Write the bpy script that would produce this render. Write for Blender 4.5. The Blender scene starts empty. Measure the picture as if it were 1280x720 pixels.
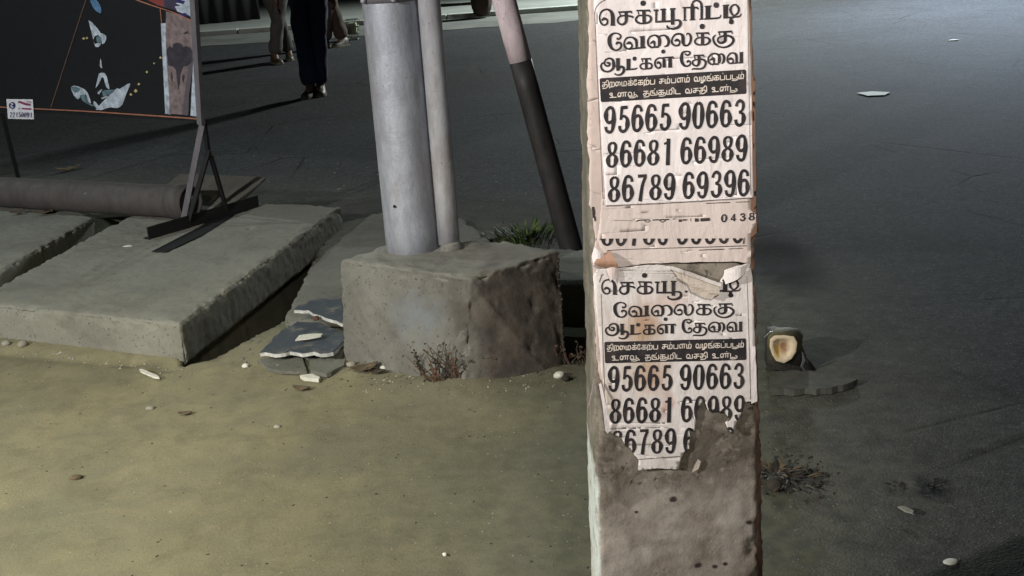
import bpy, bmesh, math, random
from mathutils import Vector, Matrix, noise
from mathutils.geometry import tessellate_polygon
random.seed(7)
SC = bpy.context.scene
COL = SC.collection

# ------------------------------------------------------------------ camera
F = 1500.0; CAM = Vector((0, 0, 1.4))
PITCH = math.atan(F / 4783.0); ROLL = math.atan(349 / 4770.0)
FW = Vector((0, math.cos(PITCH), -math.sin(PITCH)))
R0 = Vector((1, 0, 0)); D0 = Vector((0, -math.sin(PITCH), -math.cos(PITCH)))
RT = R0 * math.cos(ROLL) + D0 * math.sin(ROLL)
DN = D0 * math.cos(ROLL) - R0 * math.sin(ROLL)
cd = bpy.data.cameras.new('camera'); cam = bpy.data.objects.new('camera', cd); COL.objects.link(cam)
cd.sensor_width = 36; cd.lens = 36 * F / 1280; cd.clip_start = 0.05; cd.clip_end = 500
m = Matrix.Identity(4)
for i, v in enumerate((RT, -DN, -FW)):
    for j in range(3): m[j][i] = v[j]
m.translation = CAM
cam.matrix_world = m
SC.camera = cam

# ------------------------------------------------------------------ world, lamps, exposure
w = bpy.data.worlds.new('World'); SC.world = w; w.use_nodes = True
wn = w.node_tree; bg = wn.nodes['Background']
sky = wn.nodes.new('ShaderNodeTexSky'); sky.sky_type = 'NISHITA'; sky.sun_disc = False
sky.sun_elevation = math.radians(2); sky.sun_rotation = math.radians(200)
wn.links.new(sky.outputs[0], bg.inputs[0]); bg.inputs[1].default_value = 0.006
def lamp(name, loc, target, power, color, size=0.1, cone=150, blend=.6):
    l = bpy.data.lights.new(name, 'SPOT'); l.energy = power; l.color = color
    l.shadow_soft_size = size; l.spot_size = math.radians(cone); l.spot_blend = blend
    o = bpy.data.objects.new(name, l); COL.objects.link(o); o.location = loc
    o.rotation_euler = (Vector(target) - Vector(loc)).to_track_quat('-Z', 'Y').to_euler()
    return o
# a cool street lamp up to the left and a little beyond the slabs
lamp('street_lamp_light', (-5.0, 6.0, 4.3), (-.6, 4.2, 0), 270, (.84, 1.0, .95), .05, 120)
# the main light of the place: a white lamp low to the left, in front of the slabs
lamp('shopfront_light', (-3.8, -.2, 2.5), (-.3, 3.3, .5), 1000, (1.0, .97, .95), .07, 120, .5)
# a warm bulb over the verge
lamp('shop_lamp_light', (-2.0, .9, 2.6), (-1.55, 2.3, 0), 470, (1.0, .93, .66), .06, 82, 1.0)
# added fill lamp behind the camera, aimed to brighten the posters
lamp('poster_fill_light', (.25, -.6, 2.35), (.17, 1.7, 1.28), 230, (1.0, .95, .92), .12, 38, 1.0)
# cool lights of the far side of the road
lamp('far_street_light', (6.9, 16.0, 4.6), (6.8, 13.0, 0), 6400, (.70, .83, 1.0), .45, 94, .9)
lamp('far_shop_light', (3.5, 18.0, 3.8), (.0, 13.5, 0), 2700, (.90, .97, .93), .4, 150)
SC.view_settings.view_transform = 'Standard'; SC.view_settings.look = 'None'
SC.view_settings.exposure = 0; SC.view_settings.gamma = 1

# ------------------------------------------------------------------ pixel helpers (places in the photo turned into points of the place)
def ray(px, py): return FW + RT * ((px - 640) / F) + DN * ((py - 360) / F)
def gp(px, py, z=0.0):
    d = ray(px, py); return CAM + d * ((z - CAM.z) / d.z)
def on_plane(px, py, p0, n):
    d = ray(px, py); return CAM + d * ((p0 - CAM).dot(n) / d.dot(n))
def nz(p, s=1.0, o=0.0): return noise.noise(Vector((p[0] * s + o, p[1] * s + o * 1.7, p[2] * s - o)))
def fbm(p, s, o=0.0, n=3):
    a = 0; k = 1
    for i in range(n): a += nz(p, s * 2 ** i, o + i * 11.3) * k; k *= .5
    return a

# ------------------------------------------------------------------ materials
def hexc(r, g, b):
    f = lambda c: ((c / 255 + .055) / 1.055) ** 2.4 if c > 10 else c / 255 / 12.92
    return (f(r), f(g), f(b), 1)
class NT:
    def __init__(s, name):
        s.m = bpy.data.materials.new(name); s.m.use_nodes = True; s.t = s.m.node_tree
        s.p = s.t.nodes['Principled BSDF']; s.co = s.t.nodes.new('ShaderNodeNewGeometry').outputs['Position']
    def n(s, typ, **kw):
        x = s.t.nodes.new(typ)
        for k, v in kw.items():
            if k[0] == 'i': x.inputs[int(k[1:])].default_value = v
            else: setattr(x, k, v)
        return x
    def l(s, a, b): s.t.links.new(a, b)
    def noise(s, scale, detail=4, rough=.6, vec=None, dist=0):
        x = s.n('ShaderNodeTexNoise'); x.inputs['Scale'].default_value = scale; x.inputs['Detail'].default_value = detail
        x.inputs['Roughness'].default_value = rough; x.inputs['Distortion'].default_value = dist
        s.l(vec or s.co, x.inputs['Vector']); return x.outputs['Fac']
    def vor(s, scale, feature='F1', vec=None):
        x = s.n('ShaderNodeTexVoronoi', feature=feature); x.inputs['Scale'].default_value = scale
        s.l(vec or s.co, x.inputs['Vector']); return x.outputs['Distance']
    def scalev(s, v):
        x = s.n('ShaderNodeVectorMath', operation='MULTIPLY'); s.l(s.co, x.inputs[0]); x.inputs[1].default_value = v
        return x.outputs[0]
    def ramp(s, fac, a, b, c0=0.0, c1=1.0):
        x = s.n('ShaderNodeMapRange', clamp=True); s.l(fac, x.inputs[0])
        for i, v in enumerate((a, b, c0, c1)): x.inputs[i + 1].default_value = v
        return x.outputs[0]
    def math(s, op, a, b):
        x = s.n('ShaderNodeMath', operation=op)
        for i, v in enumerate((a, b)):
            if isinstance(v, (int, float)): x.inputs[i].default_value = v
            else: s.l(v, x.inputs[i])
        return x.outputs[0]
    def mix(s, fac, a, b, mode='MIX'):
        x = s.n('ShaderNodeMix', data_type='RGBA', blend_type=mode)
        if isinstance(fac, (int, float)): x.inputs[0].default_value = fac
        else: s.l(fac, x.inputs[0])
        for i, v in ((6, a), (7, b)):
            if isinstance(v, tuple): x.inputs[i].default_value = v
            else: s.l(v, x.inputs[i])
        return x.outputs[2]
    def attr(s, name):
        x = s.n('ShaderNodeAttribute', attribute_name=name); return x.outputs['Fac']
    def blob(s, centre, rad, soft, warp=.03, wscale=14):
        # mask round a point of the place, edge broken up by noise
        wv = s.n('ShaderNodeTexNoise'); wv.inputs['Scale'].default_value = wscale; s.l(s.co, wv.inputs['Vector'])
        sub = s.n('ShaderNodeVectorMath', operation='SUBTRACT'); s.l(wv.outputs['Color'], sub.inputs[0]); sub.inputs[1].default_value = (.5, .5, .5)
        mul = s.n('ShaderNodeVectorMath', operation='SCALE'); s.l(sub.outputs[0], mul.inputs[0]); mul.inputs['Scale'].default_value = warp * 4
        add = s.n('ShaderNodeVectorMath', operation='ADD'); s.l(s.co, add.inputs[0]); s.l(mul.outputs[0], add.inputs[1])
        dd = s.n('ShaderNodeVectorMath', operation='SUBTRACT'); s.l(add.outputs[0], dd.inputs[0]); dd.inputs[1].default_value = centre
        sc = s.n('ShaderNodeVectorMath', operation='DIVIDE'); s.l(dd.outputs[0], sc.inputs[0]); sc.inputs[1].default_value = rad
        ln = s.n('ShaderNodeVectorMath', operation='LENGTH'); s.l(sc.outputs[0], ln.inputs[0])
        return s.ramp(ln.outputs['Value'], 1 - soft, 1 + soft, 1, 0)
    def done(s, color, rough=.9, bump=None, bs=.5, bd=.01, metal=0, spec=None):
        if isinstance(color, tuple): s.p.inputs['Base Color'].default_value = color
        else: s.l(color, s.p.inputs['Base Color'])
        if isinstance(rough, (int, float)): s.p.inputs['Roughness'].default_value = rough
        else: s.l(rough, s.p.inputs['Roughness'])
        s.p.inputs['Metallic'].default_value = metal
        if spec is not None: s.p.inputs['Specular IOR Level'].default_value = spec
        if bump is not None:
            b = s.n('ShaderNodeBump'); b.inputs['Strength'].default_value = bs; b.inputs['Distance'].default_value = bd
            s.l(bump, b.inputs['Height']); s.l(b.outputs[0], s.p.inputs['Normal'])
        return s.m
def c(r, g, b): return (r, g, b, 1)
def concrete(name, a, b, stain, speck=.5, sc=6.0, extra=None, bs=.6):
    t = NT(name)
    col = t.mix(t.ramp(t.noise(sc, 6), .3, .7), a, b)
    col = t.mix(t.ramp(t.noise(sc * .45, 5, .7, dist=.6), .52, .72, 0, .75), col, stain)
    col = t.mix(t.ramp(t.noise(90, 3), .60, .72, 0, speck), col, tuple(x * .35 for x in stain[:3]) + (1,))
    col = t.mix(t.ramp(t.noise(140, 2), .66, .78, 0, speck * .7), col, tuple(min(1, x * 1.9) for x in b[:3]) + (1,))
    if extra: col = extra(t, col)
    h = t.math('ADD', t.math('MULTIPLY', t.noise(60, 6, .7), .7), t.math('MULTIPLY', t.noise(260, 2), .3))
    pit = t.ramp(t.vor(55), 0, .16, -.8, 0)
    h = t.math('ADD', h, t.math('MULTIPLY', pit, t.ramp(t.noise(9, 2), .5, .65)))
    h = t.math('ADD', h, t.math('MULTIPLY', t.noise(28, 3, .6), .8))
    return t.done(col, .92, h, bs, .006)
def plain(name, col, rough=.6, metal=0, var=.25, sc=20, bs=.15):
    t = NT(name)
    k = tuple(x * (1 - var) for x in col[:3]) + (1,)
    cc = t.mix(t.ramp(t.noise(sc, 5), .35, .65), col, k)
    return t.done(cc, rough, t.noise(sc * 6, 3), bs, .003, metal)

# ------------------------------------------------------------------ mesh helpers
def tag(o, label=None, cat=None, group=None, kind=None):
    if label: o['label'] = label
    if cat: o['category'] = cat
    if group: o['group'] = group
    if kind: o['kind'] = kind
    return o
def empty(name, loc, label, cat, group=None):
    o = bpy.data.objects.new(name, None); COL.objects.link(o); o.location = loc; o.empty_display_size = .1
    return tag(o, label, cat, group)
def link(name, me, mat, parent=None, base=None, smooth=False):
    """me is in world coordinates; the object gets its origin at base (or at its parent's)"""
    if smooth:
        for p in me.polygons: p.use_smooth = True
    if mat: me.materials.append(mat)
    o = bpy.data.objects.new(name, me); COL.objects.link(o)
    if parent:
        off = Vector((0, 0, 0)); q = parent
        while q: off += q.location; q = q.parent
        me.transform(Matrix.Translation(-off)); o.parent = parent
    elif base is not None:
        me.transform(Matrix.Translation(-Vector(base))); o.location = base
    return o
def mk(name, verts, faces, mat, parent=None, base=None, smooth=False):
    me = bpy.data.meshes.new(name); me.from_pydata([tuple(v) for v in verts], [], faces); me.update()
    return link(name, me, mat, parent, base, smooth)
def prism(top, bot):
    n = len(top); V = list(top) + list(bot)
    fs = [list(range(n)), list(range(2 * n - 1, n - 1, -1))]
    for i in range(n): j = (i + 1) % n; fs.append([i, n + i, n + j, j])
    return V, fs
def fixn(me):
    bm = bmesh.new(); bm.from_mesh(me); bmesh.ops.recalc_face_normals(bm, faces=bm.faces); bm.to_mesh(me); bm.free()
def remeshed(verts, faces, voxel):
    me = bpy.data.meshes.new('x'); me.from_pydata([tuple(v) for v in verts], [], faces); fixn(me)
    o = bpy.data.objects.new('x', me); COL.objects.link(o)
    md = o.modifiers.new('r', 'REMESH'); md.mode = 'VOXEL'; md.voxel_size = voxel
    dg = bpy.context.evaluated_depsgraph_get(); me2 = bpy.data.meshes.new_from_object(o.evaluated_get(dg))
    bpy.data.objects.remove(o); bpy.data.meshes.remove(me); return me2
def rough_solid(verts, faces, voxel, fn):
    me = remeshed(verts, faces, voxel)
    N = [v.normal.copy() for v in me.vertices]
    for v, n in zip(me.vertices, N): v.co = v.co + fn(v.co.copy(), n)
    me.update(); return me
def tube_mesh(pts, rads, seg=12, cap=True):
    V = []; Fs = []; P = [Vector(p) for p in pts]
    up = None
    for i, p in enumerate(P):
        t = (P[min(i + 1, len(P) - 1)] - P[max(i - 1, 0)]).normalized()
        if up is None: up = Vector((0, 0, 1)) if abs(t.z) < .9 else Vector((0, 1, 0))
        a = t.cross(up).normalized(); b = t.cross(a).normalized(); up = -b if False else up
        r = rads[i] if hasattr(rads, '__len__') else rads
        ra, rb = (r if hasattr(r, '__len__') else (r, r))
        for k in range(seg):
            g = 2 * math.pi * k / seg; V.append(p + a * math.cos(g) * ra + b * math.sin(g) * rb)
    for i in range(len(P) - 1):
        for k in range(seg):
            k2 = (k + 1) % seg; Fs.append([i * seg + k, i * seg + k2, (i + 1) * seg + k2, (i + 1) * seg + k])
    if cap: Fs.append(list(range(seg))); Fs.append([(len(P) - 1) * seg + k for k in range(seg)])
    return V, Fs
def tube(name, pts, rads, mat, parent=None, base=None, seg=12, smooth=True):
    V, Fs = tube_mesh(pts, rads, seg); o = mk(name, V, Fs, mat, parent, base, smooth); fixn(o.data)
    return o
def box_pts(o, ax, ay, az):
    return [o, o + ax, o + ax + ay, o + ay], [o + az, o + ax + az, o + ax + ay + az, o + ay + az]
def boxo(name, o, ax, ay, az, mat, parent=None, base=None, bev=0):
    b, t = box_pts(Vector(o), Vector(ax), Vector(ay), Vector(az)); V, Fs = prism(t, b)
    me = bpy.data.meshes.new(name); me.from_pydata([tuple(v) for v in V], [], Fs)
    bm = bmesh.new(); bm.from_mesh(me); bmesh.ops.recalc_face_normals(bm, faces=bm.faces)
    if bev: bmesh.ops.bevel(bm, geom=list(bm.edges), offset=bev, segments=2, affect='EDGES', profile=.6)
    bm.to_mesh(me); bm.free()
    return link(name, me, mat, parent, base)

# ------------------------------------------------------------------ material library
M = {}
# trodden sandy earth
t = NT('sandy_earth')
col = t.mix(t.ramp(t.noise(1.3, 6, .6), .35, .65), c(.245, .222, .135), c(.165, .16, .112))
col = t.mix(t.ramp(t.noise(3.2, 6, .72), .45, .68, 0, .7), col, c(.135, .132, .095))
col = t.mix(t.ramp(t.noise(2.2, 5, .7, dist=1), .55, .75, 0, .5), col, c(.27, .235, .15))
col = t.mix(t.ramp(t.noise(110, 4, .7), .56, .70, 0, .55), col, c(.08, .072, .052))
col = t.mix(t.ramp(t.noise(190, 3, .7), .60, .72, 0, .5), col, c(.36, .34, .27))
fp_ = t.ramp(t.vor(5.5, 'SMOOTH_F1', t.mix(.25, t.co, t.n('ShaderNodeTexNoise').outputs['Color'], 'ADD')), .15, .5)
col = t.mix(t.math('MULTIPLY', t.ramp(t.noise(6, 6, .8, dist=.5), .50, .62), .45), col, c(.12, .112, .078))
col = t.mix(t.attr('shoulder'), col, t.mix(t.ramp(t.noise(20, 5), .4, .6), c(.070, .074, .058), c(.105, .105, .078)))
h = t.math('ADD', t.math('MULTIPLY', t.noise(22, 7, .72), .6), t.math('MULTIPLY', t.noise(150, 4, .7), .7))
h = t.math('ADD', h, t.math('MULTIPLY', fp_, .5))
M['dirt'] = t.done(col, .97, h, .45, .007, spec=.2)
# asphalt
t = NT('asphalt')
col = t.mix(t.ramp(t.noise(.8, 5, .6), .3, .7), c(.044, .046, .050), c(.066, .070, .076))
col = t.mix(t.ramp(t.noise(5, 6, .7), .5, .75, 0, .6), col, c(.028, .029, .031))
col = t.mix(t.ramp(t.noise(2.0, 6, .75, dist=1.2), .60, .75, 0, .6), col, c(.10, .105, .10))
col = t.mix(t.ramp(t.vor(85), .10, .32, .55, 0), col, c(.12, .12, .12))
col = t.mix(t.ramp(t.noise(45, 5, .75), .42, .62, .55, 0), col, c(.014, .015, .016))
col = t.mix(t.ramp(t.noise(130, 2), .62, .72, 0, .8), col, c(.22, .22, .22))
crk = t.vor(.9, 'DISTANCE_TO_EDGE', t.mix(.12, t.co, t.n('ShaderNodeTexNoise').outputs['Color'], 'ADD'))
crm = t.math('MULTIPLY', t.ramp(crk, 0, .012, 1, 0), t.ramp(t.noise(1.1, 3), .5, .62))
col = t.mix(crm, col, c(.010, .010, .010))
col = t.mix(t.attr('dust'), col, t.mix(t.ramp(t.noise(14, 6, .7), .4, .65), c(.105, .105, .085), c(.062, .062, .054)))
hole = t.blob(tuple(gp(972, 318)), (.14, .42, .5), .4, .02)
stn = t.blob(tuple(gp(1165, 605)), (.035, .06, .4), .5, .02, 30)
col = t.mix(stn, col, c(.015, .016, .016))
h = t.math('ADD', t.math('MULTIPLY', t.noise(60, 5, .7), .5), t.math('MULTIPLY', t.vor(150), -.5))
h = t.math('SUBTRACT', h, crm)
col = t.mix(t.ramp(t.noise(26, 6, .8), .54, .66, 0, .5), col, c(.115, .12, .12))
col = t.mix(t.ramp(t.noise(1.7, 7, .8, dist=.8), .54, .60, 0, .45), col, c(.032, .034, .036))
h = t.math('ADD', h, t.math('MULTIPLY', t.noise(26, 6, .8), .6))
col = t.mix(hole, col, c(.006, .006, .007))
M['asphalt'] = t.done(col, .88, h, .45, .008, spec=.12)
M['slab'] = concrete('drain_cover_concrete', c(.215, .215, .185), c(.15, .152, .134), c(.095, .092, .075), .8, 3.6)
M['slab2'] = concrete('flush_slab_concrete', c(.15, .152, .132), c(.11, .112, .098), c(.07, .07, .058), .8, 5)
BLK = [gp(435, 447), gp(572, 484), gp(702, 461)]
def blk_extra(t, col):
    rm = t.blob(tuple(gp(668, 400, .16)), (.215, .3, .5), .28, .03, 9)
    col = t.mix(t.math('MULTIPLY', rm, .9), col, t.mix(t.ramp(t.noise(10, 5), .42, .62), c(.024, .018, .015), c(.07, .055, .044)))
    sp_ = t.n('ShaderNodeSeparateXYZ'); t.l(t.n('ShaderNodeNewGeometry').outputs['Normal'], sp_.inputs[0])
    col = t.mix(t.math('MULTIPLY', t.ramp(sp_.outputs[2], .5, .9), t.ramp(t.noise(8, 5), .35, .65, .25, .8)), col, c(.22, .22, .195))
    gm = t.blob(tuple(gp(510, 400, .2)), (.09, .1, .06), .5, .03, 12)
    return t.mix(t.math('MULTIPLY', gm, .7), col, c(.13, .15, .17))
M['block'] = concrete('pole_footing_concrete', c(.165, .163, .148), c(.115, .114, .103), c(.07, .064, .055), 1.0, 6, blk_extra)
POST_Y = 1.66; PN = Vector((0, -1, 0)); PP0 = Vector((0, POST_Y, 0))
def pp(px, py, d=0.0):
    """point of the post's front face (d metres proud of it)"""
    v = on_plane(px, py, PP0, PN); return Vector((v.x, v.y - d, v.z))
def post_extra(t, col):
    dk = t.ramp(t.noise(11, 6, .75, dist=.8), .46, .60)
    col = t.mix(t.math('MULTIPLY', dk, .8), col, c(.07, .055, .04))
    col = t.mix(t.ramp(t.noise(48, 5, .7), .58, .68, 0, .6), col, c(.30, .26, .21))
    ln = t.mix(t.ramp(t.noise(9, 5, .7), .42, .62), c(.42, .38, .33), c(.24, .20, .165))
    sep = t.n('ShaderNodeSeparateXYZ'); t.l(t.co, sep.inputs[0])
    low = t.ramp(t.math('ADD', sep.outputs[2], t.math('MULTIPLY', t.noise(14, 5), .16)), pp(800, 640).z + .06, pp(800, 590).z + .08, 1, 0)
    col = t.mix(t.math('MULTIPLY', low, .75), col, ln)
    x0 = pp(748, 650).x
    # old lime wash left on the arris and the left side, low down
    pa_, pb2 = pp(733, 0), pp(747.5, 720); kx = (pb2.x - pa_.x) / (pb2.z - pa_.z)
    lean = t.math('MULTIPLY', t.math('SUBTRACT', sep.outputs[2], pp(748, 650).z), kx)
    xs_ = t.math('SUBTRACT', sep.outputs[0], lean)
    side = t.ramp(t.math('ADD', xs_, t.math('MULTIPLY', t.noise(40, 4), .006)), x0 - .001, x0 + .003, .85, 0)
    col = t.mix(side, col, t.mix(t.ramp(t.noise(24, 5, .7), .4, .65), c(.115, .12, .085), c(.07, .065, .045)))
    wl = t.math('ADD', xs_, t.math('MULTIPLY', t.noise(55, 4), .012))
    edge = t.ramp(wl, x0 + .006, x0 + .010, 1, 0)
    hz = t.ramp(t.math('ADD', sep.outputs[2], t.math('MULTIPLY', t.noise(30, 4), .06)), pp(748, 600).z + .02, pp(748, 590).z + .035, 1, 0)
    col = t.mix(t.math('MULTIPLY', edge, t.math('MULTIPLY', hz, t.ramp(t.noise(20, 6, .7), .38, .5, .35, 1))), col, c(.46, .50, .46))
    hz2 = t.math('MULTIPLY', t.ramp(t.noise(26, 5, .7), .62, .66), t.ramp(wl, x0 - .004, x0 + .002, 1, 0))
    col = t.mix(hz2, col, c(.45, .48, .43))
    rs = t.math('ADD', sep.outputs[0], t.math('MULTIPLY', t.noise(40, 4), -.02))
    x1 = pp(950, 400).x
    col = t.mix(t.ramp(rs, x1 - .022, x1 - .014, 0, .9), col, c(.16, .085, .055))
    for (px, py, r) in ((937, 654, .0052), (873, 708, .006), (894, 709, .0048), (907, 706, .0035), (842, 625, .006), (795, 641, .003)):
        p = pp(px, py); col = t.mix(t.blob(tuple(p), (r, .2, r * .75), .3, .0012, 90), col, c(.035, .024, .02))
    return col
M['post'] = concrete('post_concrete', c(.25, .22, .175), c(.155, .135, .105), c(.085, .075, .055), 1.0, 13, post_extra, .3)
# paper
def paper(name, base, stain, extra=None, amount=.6):
    t = NT(name)
    st = t.scalev((1, 1, .25))
    col = t.mix(t.ramp(t.noise(9, 5, .6), .35, .7), base, tuple(x * .86 for x in base[:3]) + (1,))
    col = t.mix(t.ramp(t.noise(24, 5, .7, st, .4), .55, .78, 0, amount), col, stain)
    col = t.mix(t.ramp(t.noise(120, 3), .62, .8, 0, .25), col, tuple(x * .5 for x in base[:3]) + (1,))
    if extra: col = extra(t, col)
    h = t.math('ADD', t.noise(16, 4, .6, t.scalev((1.6, 1, .6)), 1.0), t.math('MULTIPLY', t.noise(90, 4), .25))
    return t.done(col, .82, h, .45, .006, spec=.25)
def lowstain(t, col):
    for (px, py, rx, rz, k, cc) in ((803, 408, .022, .035, .75, c(.33, .17, .08)), (812, 470, .018, .03, .6, c(.42, .22, .11)), (832, 505, .008, .02, .5, c(.45, .2, .12)),
                                    (795, 440, .03, .05, .35, c(.42, .30, .17)), (833, 372, .03, .012, .4, c(.45, .25, .18)), (850, 350, .03, .015, .5, c(.2, .16, .12)), (760, 500, .012, .03, .4, c(.32, .24, .15))):
        col = t.mix(t.math('MULTIPLY', t.blob(tuple(pp(px, py)), (rx, .2, rz), .6, .012, 30), k), col, cc)
    return col
M['paper'] = paper('poster_paper', c(.74, .685, .66), c(.44, .34, .28), None, .8)
M['paper_low'] = paper('stained_poster_paper', c(.69, .64, .60), c(.38, .29, .22), lowstain, .8)
M['paper_old'] = paper('old_pasted_paper', c(.52, .43, .38), c(.30, .21, .15), None, .8)
M['paper_brown'] = paper('browned_paper', c(.42, .25, .17), c(.26, .15, .09), None, .7)
M['paper_mid'] = paper('torn_strip_paper', c(.62, .53, .48), c(.45, .34, .28), None, .7)
M['paper_back'] = paper('back_of_torn_paper', c(.52, .45, .37), c(.26, .21, .16), None, .8)
t = NT('printing_ink')
M['ink'] = t.done(t.mix(t.ramp(t.noise(60, 4), .45, .75), c(.012, .010, .012), c(.045, .032, .03)), .7)
M['ink2'] = plain('ink_on_strip', c(.04, .03, .028), .7)
M['cream'] = plain('reversed_lettering', c(.72, .64, .55), .8)
M['border'] = plain('thin_printed_rule', c(.14, .11, .10), .8)
# metals and paints
def polemat(name, a, b, dirty, rough=.42, metal=.35):
    t = NT(name)
    col = t.mix(t.ramp(t.noise(30, 5, .7, t.scalev((1, 1, .3))), .35, .68), a, b)
    col = t.mix(t.ramp(t.noise(7, 6, .75, t.scalev((1, 1, .35))), .50, .72, 0, .8), col, dirty)
    col = t.mix(t.ramp(t.noise(120, 2), .66, .74, 0, .6), col, c(.05, .045, .05))
    return t.done(col, t.ramp(t.noise(12, 4), .3, .7, rough, rough + .2), t.math('ADD', t.noise(45, 5, .7), t.math('MULTIPLY', t.noise(150, 3), .5)), .28, .004, metal)
M['silver'] = polemat('aluminium_paint', c(.36, .385, .44), c(.25, .265, .31), c(.24, .22, .23))
M['conduit'] = polemat('weathered_conduit', c(.36, .37, .395), c(.25, .25, .27), c(.18, .15, .12), .6, .15)
M['pinkwhite'] = polemat('faded_white_paint', c(.84, .72, .75), c(.74, .61, .63), c(.35, .26, .24), .65, 0)
M['blackpaint'] = polemat('black_paint', c(.022, .020, .020), c(.038, .034, .033), c(.06, .05, .045), .5, 0)
M['blackmetal'] = plain('black_iron', c(.016, .016, .018), .55, .3)
M['frame'] = polemat('grey_frame_paint', c(.16, .15, .17), c(.11, .105, .12), c(.09, .08, .08), .55, .2)
M['pipe'] = polemat('grimy_pipe', c(.075, .066, .064), c(.05, .046, .048), c(.035, .03, .028), .7, 0)
M['rust'] = plain('rust', c(.10, .05, .03), .9)

# ------------------------------------------------------------------ road and ground
BND = [gp(-500, 210), gp(-200, 226), gp(0, 240), (gp(300, 262)), gp(440, 288), gp(600, 292), gp(740, 330), gp(900, 372), gp(960, 440), gp(975, 560), gp(980, 720), gp(1040, 1100), gp(2400, 1900)]
def sd(x, y):
    """signed distance to the edge of the earth verge: positive on the verge"""
    best = 1e9; s = 1
    for a, b in zip(BND, BND[1:]):
        dx, dy = b.x - a.x, b.y - a.y
        u = max(0, min(1, ((x - a.x) * dx + (y - a.y) * dy) / (dx * dx + dy * dy)))
        qx, qy = a.x + dx * u - x, a.y + dy * u - y; d = qx * qx + qy * qy
        if d < best: best = d; s = 1 if dx * (y - a.y) - dy * (x - a.x) < 0 else -1
    return s * math.sqrt(best)
def spaced(stops):
    out = []
    for (a, b, st) in stops:
        n = max(1, round((b - a) / st)); out += [a + (b - a) * i / n for i in range(n)]
    return out + [stops[-1][1]]
def sheet(name, xs, ys, zf, attr, mat, kind='structure'):
    V = [(x, y, zf(x, y)) for y in ys for x in xs]; nx = len(xs)
    Fs = [(j * nx + i, j * nx + i + 1, (j + 1) * nx + i + 1, (j + 1) * nx + i) for j in range(len(ys) - 1) for i in range(nx - 1)]
    o = mk(name, V, Fs, mat, None, None, True)
    if attr:
        a = o.data.attributes.new(attr[0], 'FLOAT', 'POINT'); a.data.foreach_set('value', [attr[1](v[0], v[1]) for v in V])
    o['kind'] = kind; return o
def sstep(a, b, x): u = max(0, min(1, (x - a) / (b - a))); return u * u * (3 - 2 * u)
def roadz(x, y):
    z = -.012 + .002 * nz((x, y, 0), .8) - .40 * sstep(.05, .5, sd(x, y))
    if 0 < x < 3 and 1.5 < y < 6.5:
        g = gp(972, 318); r = math.hypot((x - g.x) / .14, (y - g.y) / .2)
        z -= .012 * (1 - sstep(.3, 1.2, r))
    return z
sheet('road', spaced([(-60, -6, 9), (-6, -2, .25), (-2, 3.5, .045), (3.5, 8, .3), (8, 60, 9)]), spaced([(-6, 1, 1), (1, 6.5, .05), (6.5, 16, .4), (16, 160, 12)]),
      roadz, ('dust', lambda x, y: max(0, min(1, sstep(-.95, .1, sd(x, y)) + .35 * nz((x, y, 3), 2.5) * sstep(-1.1, -.3, sd(x, y))))) , M['asphalt'])
TR = [[(gp(*q).x, gp(*q).y) for q in P] for P in ([(232, 454), (262, 449), (308, 425), (354, 400), (406, 345), (456, 294), (430, 280), (225, 430)], [(-80, 400), (-10, 352), (150, 275), (120, 268), (-80, 372)])]
def inpoly(x, y, P):
    r = False; d = 1e9
    for i in range(len(P)):
        (x0, y0), (x1, y1) = P[i], P[i - 1]
        if (y0 > y) != (y1 > y) and x < (x1 - x0) * (y - y0) / (y1 - y0) + x0: r = not r
        dx, dy = x1 - x0, y1 - y0; u = max(0, min(1, ((x - x0) * dx + (y - y0) * dy) / (dx * dx + dy * dy))); d = min(d, math.hypot(x0 + dx * u - x, y0 + dy * u - y))
    return d if r else -d
EDGE = [gp(236, 459), gp(340, 432), gp(400, 445)]
def dirtz(x, y):
    s = sd(x, y) + .10 * nz((x, y, 1), 2.2) + .05 * nz((x, y, 5), 7)
    z = -.045 + .047 * sstep(-.35, .12, s)
    z += .007 * fbm((x, y, 0), 2.1, 0, 3) + .0025 * nz((x, y, 7), 16) + .0012 * nz((x, y, 7), 40)
    # loose earth banked against the footing and the slab's edge
    for q, r, hh in ((gp(560, 486), .22, .022), (gp(690, 470), .16, .018), (gp(275, 462), .07, .010), (gp(450, 462), .10, .012), (gp(590, 484), .16, .012)):
        d2 = ((x - q.x) ** 2 + (y - q.y) ** 2) / (r * r)
        if d2 < 4: z += hh * math.exp(-d2 * 1.6)
    a, b = gp(-60, 440), gp(222, 462); u = max(0, min(1, ((x - a.x) * (b.x - a.x) + (y - a.y) * (b.y - a.y)) / ((b.x - a.x) ** 2 + (b.y - a.y) ** 2)))
    z -= .016 * math.exp(-(math.hypot(a.x + (b.x - a.x) * u - x, a.y + .03 + (b.y - a.y) * u - y) / .05) ** 2) * (.7 + nz((x, y, 9), 9))
    z -= .0 * math.exp(-(((x - gp(352, 418).x) / .10) ** 2 + ((y - gp(352, 418).y) / .14) ** 2))
    if -2.3 < x < -.3 and 3.6 < y < 6.2:
        for P in TR: z -= .22 * sstep(-.010, .018, inpoly(x, y, P) + .012 * nz((x, y, 4), 14))
    # hollow left along the slab where the drain runs
    a, b = gp(300, 425), gp(425, 292)
    u = max(0, min(1, ((x - a.x) * (b.x - a.x) + (y - a.y) * (b.y - a.y)) / ((b.x - a.x) ** 2 + (b.y - a.y) ** 2)))
    d = math.hypot(a.x + (b.x - a.x) * u - x, a.y + (b.y - a.y) * u - y)
    z -= .0 * math.exp(-(d / .07) ** 2)
    return z
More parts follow.
